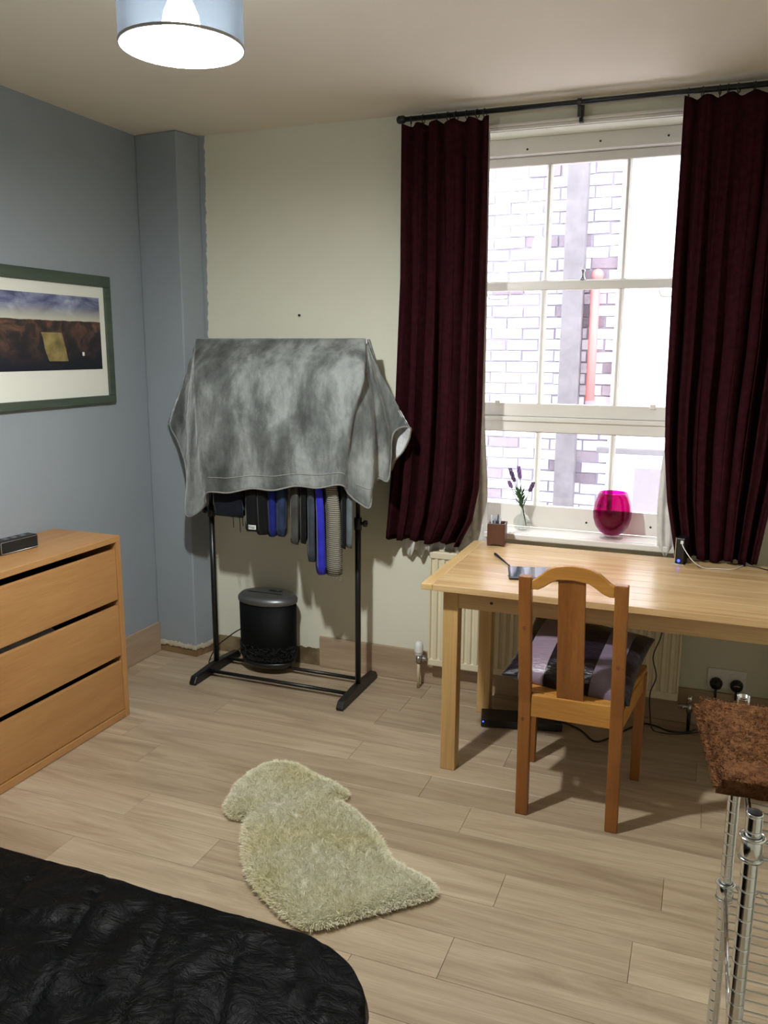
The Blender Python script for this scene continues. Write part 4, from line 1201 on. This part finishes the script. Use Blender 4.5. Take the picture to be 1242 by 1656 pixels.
def edged(x, y):
    d = np.full(x.shape, 9.); gx = np.zeros(x.shape); gy = np.zeros(x.shape)
    n = len(PX_)
    for i in range(n):
        a = PX_[i]; e = PX_[(i + 1) % n] - a
        t = np.clip(((x - a[0]) * e[0] + (y - a[1]) * e[1]) / (e @ e), 0, 1)
        qx, qy = a[0] + t * e[0] - x, a[1] + t * e[1] - y
        dd = np.hypot(qx, qy); m_ = dd < d
        d = np.where(m_, dd, d); gx = np.where(m_, qx, gx); gy = np.where(m_, qy, gy)
    return d, gx, gy
m = MB()
n = len(poly)
cxr, cyr = PX_.mean(0)
def ring_(f, z): return [(cxr + (x - cxr) * f - 1.6, cyr + (y - cyr) * f + 1.45, z) for x, y in poly]
# hide: underside, rim and low domed top made as a grid-clipped fan
bmh = bmesh.new()
vb = [bmh.verts.new(p) for p in ring_(.985, .001)]; vt = [bmh.verts.new(p) for p in ring_(.975, .010)]
for i in range(n): bmh.faces.new((vb[i], vb[(i + 1) % n], vt[(i + 1) % n], vt[i]))
bmh.faces.new(vb[::-1]); bmh.faces.new(vt)
bmesh.ops.triangulate(bmh, faces=bmh.faces[:])
me = bpy.data.meshes.new('hide'); bmh.to_mesh(me); bmh.free()
me.materials.append(plain('sheep_hide', sr(206, 196, 160), .9))
o = bpy.data.objects.new('hide', me); o.parent = rug; COL.objects.link(o)
rs = np.random.RandomState(5)
NB = 130000
x = rs.uniform(1.14, 2.03, NB * 2); y = rs.uniform(-1.83, -1.0, NB * 2)
k_ = inside(x, y); x, y = x[k_][:NB], y[k_][:NB]
d, gx, gy = edged(x, y)
gl = np.hypot(gx, gy) + 1e-6
# clump field
cxs = rs.uniform(1.1, 2.05, 7000); cys = rs.uniform(-1.86, -.97, 7000)
cell = {}
for i, (a, c) in enumerate(zip((cxs / .02).astype(int), (cys / .02).astype(int))): cell.setdefault((a, c), []).append(i)
ccx = np.empty(len(x)); ccy = np.empty(len(x)); cid = np.zeros(len(x), int)
for i in range(len(x)):
    a, c = int(x[i] / .02), int(y[i] / .02); best = 9; bi = 0
    for da in (-1, 0, 1):
        for dc in (-1, 0, 1):
            for q in cell.get((a + da, c + dc), ()):
                dd = (cxs[q] - x[i]) ** 2 + (cys[q] - y[i]) ** 2
                if dd < best: best = dd; bi = q
    ccx[i], ccy[i], cid[i] = cxs[bi], cys[bi], bi
crx = rs.normal(0, .35, 7000); cry = rs.normal(0, .35, 7000)
hgt = .036 + .008 * rs.rand(len(x)) + .004 * np.sin(9 * x + 4 * y) * np.cos(8 * y)
hgt *= np.clip(.55 + d / .05, 0, 1)
out = np.clip(1 - d / .04, 0, 1)
lx = (ccx - x) * .10 + crx[cid] * hgt * .4 + out * gx / gl * .020 + rs.normal(0, .0065, len(x))
ly = (ccy - y) * .10 + cry[cid] * hgt * .4 + out * gy / gl * .020 - .004 + rs.normal(0, .0065, len(x))
pz_ = .030 * np.clip(d / .035, 0, 1) ** .6
base = np.stack([x - 1.6, y + 1.45, .004 + pz_ * .8], 1)
hgt = hgt * np.where(d > .02, .42, .62)
lx *= .62; ly *= .62
mid = base + np.stack([lx * .35, ly * .35, hgt * .62], 1)
tip = base + np.stack([lx, ly, hgt * (1 - .25 * out)], 1)
ang = rs.uniform(0, PI, len(x)); wv_ = np.stack([np.cos(ang), np.sin(ang), np.zeros(len(x))], 1) * .0012
vv = np.stack([base - wv_, base + wv_, mid + wv_ * .9, mid - wv_ * .9, tip], 1).reshape(-1, 3)
nb = len(x)
idx = (np.arange(nb) * 5)[:, None]
tri = np.concatenate([idx + np.array([[0, 1, 2]]), idx + np.array([[0, 2, 3]]), idx + np.array([[3, 2, 4]])], 0)
me = bpy.data.meshes.new('wool')
me.vertices.add(len(vv)); me.vertices.foreach_set('co', vv.ravel().astype(np.float32))
me.loops.add(tri.size); me.loops.foreach_set('vertex_index', tri.ravel().astype(np.int32))
me.polygons.add(len(tri)); me.polygons.foreach_set('loop_start', np.arange(0, tri.size, 3, dtype=np.int32)); me.polygons.foreach_set('loop_total', np.full(len(tri), 3, dtype=np.int32))
me.update()
k = N('sheep_wool')
wc_ = k.ramp(k.noise(k.coord(), 4, 4), [(.35, sr(250, 245, 214)), (.6, sr(254, 251, 234))])
df = k.n('BsdfDiffuse'); tl = k.n('BsdfTranslucent'); mx = k.n('MixShader'); mx.inputs[0].default_value = .22
k.l(wc_, df.inputs[0]); k.l(wc_, tl.inputs[0]); k.l(df.outputs[0], mx.inputs[1]); k.l(tl.outputs[0], mx.inputs[2]); k.l(mx.outputs[0], k.o.inputs[0])
me.materials.append(k.m)
# dense pile under the loose tips: one bumpy surface clipped to the hide
GS = .006
gx0, gy0 = np.meshgrid(np.arange(1.13, 2.04, GS), np.arange(-1.84, -.99, GS))
gin = inside(gx0, gy0); gd, _a, _b = edged(gx0, gy0)
gd = np.where(gin, gd, 0)
gz = .003 + .026 * np.clip(gd / .035, 0, 1) ** .6
idm = -np.ones(gx0.shape, int); pv = []; pf = []
for j in range(gx0.shape[0]):
    for i in range(gx0.shape[1]):
        if gin[j, i]:
            nz = mnoise.noise(Vector((gx0[j, i] * 38, gy0[j, i] * 38, 0))) * .0014 + mnoise.noise(Vector((gx0[j, i] * 110, gy0[j, i] * 110, 4))) * .0006 + mnoise.noise(Vector((gx0[j, i] * 9, gy0[j, i] * 9, 8))) * .004
            idm[j, i] = len(pv); pv.append((gx0[j, i] - 1.6, gy0[j, i] + 1.45, max(.003, gz[j, i] + nz * min(1, gd[j, i] / .03))))
for j in range(gx0.shape[0] - 1):
    for i in range(gx0.shape[1] - 1):
        q = (idm[j, i], idm[j, i + 1], idm[j + 1, i + 1], idm[j + 1, i])
        if min(q) >= 0: pf.append(q)
mp_ = bpy.data.meshes.new('pile'); mp_.from_pydata(pv, [], pf); mp_.polygons.foreach_set('use_smooth', [True] * len(pf)); kp = N('wool_pile'); kp.set(Base_Color=kp.ramp(kp.noise(kp.coord(), 4, 4), [(.35, sr(236, 230, 196)), (.6, sr(244, 240, 214))]), Roughness=1.0); kp.b.inputs['Specular IOR Level'].default_value = 0; mp_.materials.append(kp.m)
op_ = bpy.data.objects.new('pile', mp_); op_.parent = rug; COL.objects.link(op_)
o = bpy.data.objects.new('wool', me); o.parent = rug; o['kind'] = 'stuff'; COL.objects.link(o)

# ================================================================== BED
bed = thing('bed', 'low bed base and mattress under the black quilt', 'bed', (1.2, -3.4, 0))
bX0, bX1, bY0, bY1 = .25, 2.13, -4.5, -2.46
m = MB(); m.box(bX0 - 1.2, bX1 - 1.2, bY0 + 3.4, bY1 + 3.4, .08, .27); obj('bed_base', m, plain('dark_base_cloth', (.02, .02, .02, 1), .9), bed, bevel=.01)
m = MB(); m.box(bX0 - 1.2 + .005, bX1 - 1.2 - .005, bY0 + 3.4 + .005, bY1 + 3.4 - .005, .272, .462); obj('mattress', m, plain('mattress_cloth', (.6, .6, .58, 1), .9), bed, bevel=.03, seg=4)
for a in (bX0 + .08, bX1 - .08):
    for c in (bY0 + .08, bY1 - .08):
        m = MB(); m.tube([(a - 1.2, c + 3.4, .0005), (a - 1.2, c + 3.4, .079)], .022, 12); obj('leg', m, 'black_plastic', bed)
# quilt
QZ = .497
qx0, qx1, qy0, qy1, qr = .2, 2.195, -4.56, -2.375, .20
def rr_closest(px, py):
    cx0, cx1, cy0, cy1 = qx0 + qr, qx1 - qr, qy0 + qr, qy1 - qr
    ax, ay = min(max(px, cx0), cx1), min(max(py, cy0), cy1)
    dx_, dy_ = px - ax, py - ay
    L_ = math.hypot(dx_, dy_)
    if L_ < 1e-9: return None
    return ax, ay, dx_ / L_, dy_ / L_, L_ - qr
P = []
NQX, NQY = 300, 320
ex = .36
for j in range(NQY + 1):
    y = (qy0 - .25) + (qy1 + ex - (qy0 - .25)) * j / NQY
    row = []
    for i in range(NQX + 1):
        x = (qx0 - .12) + (qx1 + ex - (qx0 - .12)) * i / NQX
        c = rr_closest(x, y)
        v = Vector((x * 3.0, y * 3.0, 1.3))
        wr = mnoise.noise(v * 1.0) * .010 + (abs(mnoise.noise(v * 2.3 + Vector((3, 1, 0)))) - .2) * -.013 + mnoise.noise(v * 6) * .0035 + (abs(mnoise.noise(v * 4.7 + Vector((9, 2, 0)))) - .2) * -.006
        qd = abs(((x * .94 + y * .34) / .16) % 1 - .5) * 2
        wr += -.005 * math.exp(-((1 - qd) / .08) ** 2)
        if c is None or c[4] <= 0:
            e_ = 1 if c is None else min(1, -c[4] / .05)
            drop = .012 * (1 - min(1, (-c[4] if c else 1) / .12)) ** 2
            p = (x, y, QZ + wr * (.35 + .65 * e_) - drop)
        else:
            ax, ay, nx, ny, dd = c
            r = .045
            if dd < r * PI / 2:
                a = dd / r; h = r * math.sin(a) * .35; z = QZ - .012 - r * (1 - math.cos(a))
            else:
                h = r * .35; z = QZ - .012 - r - (dd - r * PI / 2)
            ripple = .012 * math.sin(14 * (ax * ny - ay * nx + math.atan2(ny, nx))) * min(1, dd / .25)
            h += ripple - .02 * min(1, dd / .3) + wr * .6
            p = (ax + nx * (qr + h), ay + ny * (qr + h), max(.02, z))
        row.append(p)
    P.append(row)
m = MB(); m.grid(P)
tag(obj('quilt', m, 'satin', smooth=True), 'shiny black crinkled quilt spread over the bed', 'quilt')

# ================================================================== WIRE SHELF UNIT
SX0, SX1, SY0, SY1 = 2.775, 3.235, -2.355, -1.885
su = thing('wire_shelf', 'chrome wire shelving unit at right foreground', 'shelf', (SX0, SY0, 0))
def post_mesh(h):
    m = MB(); prof = [(.0001, .012)]
    z = .012
    prof.append((.0122, .012))
    while z + .0254 < h:
        z += .0254
        prof += [(.0125, z - .016), (.0125, z - .0024), (.0125, z - .0012), (.0119, z - .0006), (.0119, z + .0006), (.0125, z + .0012), (.0125, z + .0024)]
    prof += [(.0127, h), (.0100, h), (.0100, h - .03)]
    m.lathe(prof, (0, 0, 0), 20)
    m.lathe([(.0001, 0), (.018, 0), (.018, .006), (.008, .0115), (.0001, .0118)], (0, 0, 0), 14)
    return m
for ix in (0, SX1 - SX0):
    for iy in (0, SY1 - SY0):
        m = post_mesh(.905); m.v = [(v[0] + ix, v[1] + iy, v[2]) for v in m.v]
        p = obj('post', m, 'chrome', su, smooth=True)
        m = MB(); m.lathe([(.0001, .904), (.0105, .904), (.0105, .907), (.0001, .909)] if iy == 0 else [(.0001, .88), (.0099, .88), (.0001, .881)], (ix, iy, 0), 14); obj('cap_or_bore_shade', m, 'black_plastic', p)  # near posts: cap; far posts: black disc stands in for shade inside the tube
wdx, wdy = SX1 - SX0, SY1 - SY0
def zig(a, b_, z0, z1, n):
    A, B = Vector(a), Vector(b_); pts = []
    for q in range(n + 1):
        c = A.lerp(B, q / n); pts.append((c.x, c.y, z0 if q % 2 else z1))
    return pts
me_w = MB(); me_w.tube([(0, 0, 0), (wdx - .004, 0, 0)], .0017, 6)
mew = bpy.data.meshes.new('wire'); mew.from_pydata(me_w.v, [], me_w.f); mew.materials.append(MT['chrome'])
for zs in (.860, .470, .09):
    m = MB()
    for zz in (zs, zs - .030):
        m.tube([(0, .015, zz), (0, wdy - .015, zz)], .0028, 8); m.tube([(wdx, .015, zz), (wdx, wdy - .015, zz)], .0028, 8)
        m.tube([(.015, 0, zz), (wdx - .015, 0, zz)], .0028, 8); m.tube([(.015, wdy, zz), (wdx - .015, wdy, zz)], .0028, 8)
    sf = obj('shelf_frame', m, 'chrome', su, smooth=True)
    for a, c in (((0, .02, 0), (0, wdy - .02, 0)), ((wdx, .02, 0), (wdx, wdy - .02, 0)), ((.02, 0, 0), (wdx - .02, 0, 0)), ((.02, wdy, 0), (wdx - .02, wdy, 0))):
        m = MB(); m.tube(zig(a, c, zs - .028, zs - .002, 18), .0016, 6); obj('zigzag_wire', m, 'chrome', sf, smooth=True)
    for q in range(17):
        o = bpy.data.objects.new('deck_wire', mew); o.parent = sf; o.location = (.002, .025 + q * (wdy - .05) / 16, zs + .003); COL.objects.link(o)
    for ix in (0, wdx):
        for iy in (0, wdy):
            m = MB(); m.lathe([(.0135, zs - .036), (.0185, zs - .034), (.0155, zs + .004), (.0135, zs + .006)], (ix, iy, 0), 18)
            m.lathe([(.0185, zs + .002), (.0205, zs + .0045), (.0185, zs + .007), (.0165, zs + .0045), (.0185, zs + .002)], (ix, iy, 0), 18)
            m.lathe([(.0175, zs - .033), (.0195, zs - .0305), (.0175, zs - .028), (.016, zs - .0305), (.0175, zs - .033)], (ix, iy, 0), 18)
            obj('collar', m, 'chrome', sf, smooth=True)

# coir mat folded on top
def mat_mat():
    k = N('coir')
    n = k.noise(k.coord((1, 1, 1)), 60, 5, .7)
    n2 = k.noise(k.coord(), 8, 3)
    c = k.ramp(n, [(.3, sr(70, 44, 27)), (.5, sr(104, 68, 42)), (.7, sr(130, 90, 58))])
    k.set(Base_Color=k.mix(.5, c, k.ramp(n2, [(.3, (.8, .8, .8)), (.7, (1, 1, 1))]), 'MULTIPLY'), Roughness=.95)
    k.b.inputs['Specular IOR Level'].default_value = .1
    k.bump(n, .8, .01)
    return k.m
MT['coir'] = mat_mat()
dm = thing('coir_doormat', 'brown bristly coir doormat folded double on the wire shelf', 'doormat', (2.96, -2.12, .8665))
def slab(c4, z0, z1, seed, nx=44, ny=40):
    """rough slab over a quad (left-near, right-near, right-far, left-far)"""
    m = MB(); A, B, C_, D_ = [Vector(p) for p in c4]
    for top in (1, 0):
        P = []
        for j in range(ny + 1):
            v = j / ny; row = []
            for i in range(nx + 1):
                u = i / nx
                p = (A.lerp(B, u)).lerp(D_.lerp(C_, u), v)
                e = min(u, 1 - u, v, 1 - v)
                rnd = .005 * mnoise.noise(Vector((p.x * 14, p.y * 14, seed))) + .0025 * mnoise.noise(Vector((p.x * 60, p.y * 60, seed)))
                jx = .003 * mnoise.noise(Vector((p.x * 50, p.y * 50, seed + 7)))
                z = (z1 + rnd - (.004 if e < .02 else 0)) if top else z0
                row.append((p.x + jx, p.y + jx, z))
            P.append(row if top else row[::-1])
        m.grid(P)
    o_ = len(m.v) // 2; W_ = nx + 1
    tp = [i for i in range(W_)] + [W_ * j + nx for j in range(1, ny + 1)] + [W_ * ny + i for i in range(nx - 1, -1, -1)] + [W_ * j for j in range(ny - 1, 0, -1)]
    def tb_(i): r, c = divmod(i, W_); return o_ + r * W_ + (nx - c)
    for q in range(len(tp)):
        a, c = tp[q], tp[(q + 1) % len(tp)]
        m.f.append((a, tb_(a), tb_(c), c))
    return m
quads = [([(2.722, -2.242), (3.215, -2.23), (3.215, -1.915), (2.682, -1.905)], .0, .018, 1), ([(2.728, -2.262), (3.205, -2.252), (3.2, -1.94), (2.691, -1.928)], .0205, .041, 2)]
bris = []
for qi, (q4, z0, z1, sd) in enumerate(quads):
    c4 = [(x - 2.96, y + 2.12, 0) for x, y in q4]
    m = slab(c4, z0, z1, sd); obj('lower_layer' if qi == 0 else 'upper_layer', m, 'coir', dm, smooth=False)
    A, B, C_, D_ = [np.array(p[:2]) for p in c4]
    NBR = 16000 if qi else 3000
    u = rs.rand(NBR); v = rs.rand(NBR)
    ee = rs.rand(NBR) < (.35 if qi else 1.0)
    sde = rs.randint(0, 4, NBR)
    u = np.where(ee & (sde == 0), rs.rand(NBR) * .012, u); v = np.where(ee & (sde == 1), rs.rand(NBR) * .012, v); v = np.where(ee & (sde == 2), 1 - rs.rand(NBR) * .012, v)
    p = ((1 - u)[:, None] * A + u[:, None] * B) * (1 - v)[:, None] + ((1 - u)[:, None] * D_ + u[:, None] * C_) * v[:, None]
    zb = z0 + (z1 - z0) * np.where(ee, rs.rand(NBR), 1)
    dirs = rs.normal(0, 1, (NBR, 3)) * np.array([.9, .9, .35]) + np.array([0, 0, .35])
    dirs[:, 0] -= np.where(ee & (sde == 0), 1.3, 0); dirs[:, 1] -= np.where(ee & (sde == 1), 1.3, 0); dirs[:, 1] += np.where(ee & (sde == 2), 1.3, 0)
    dirs /= np.linalg.norm(dirs, axis=1, keepdims=True)
    L_ = rs.uniform(.004, .011, NBR)[:, None]
    b0 = np.stack([p[:, 0], p[:, 1], zb], 1); t0 = b0 + dirs * L_
    sv = np.cross(dirs, rs.normal(0, 1, (NBR, 3))); sv /= np.linalg.norm(sv, axis=1, keepdims=True); sv *= .0007
    bris.append(np.stack([b0 - sv, b0 + sv, t0], 1).reshape(-1, 3))
vv = np.concatenate(bris)
me = bpy.data.meshes.new('bristles')
me.vertices.add(len(vv)); me.vertices.foreach_set('co', vv.ravel().astype(np.float32))
me.loops.add(len(vv)); me.loops.foreach_set('vertex_index', np.arange(len(vv), dtype=np.int32))
me.polygons.add(len(vv) // 3); me.polygons.foreach_set('loop_start', np.arange(0, len(vv), 3, dtype=np.int32)); me.polygons.foreach_set('loop_total', np.full(len(vv) // 3, 3, dtype=np.int32))
me.update(); me.materials.append(MT['coir'])
o = bpy.data.objects.new('bristles', me); o.parent = dm; o['kind'] = 'stuff'; COL.objects.link(o)
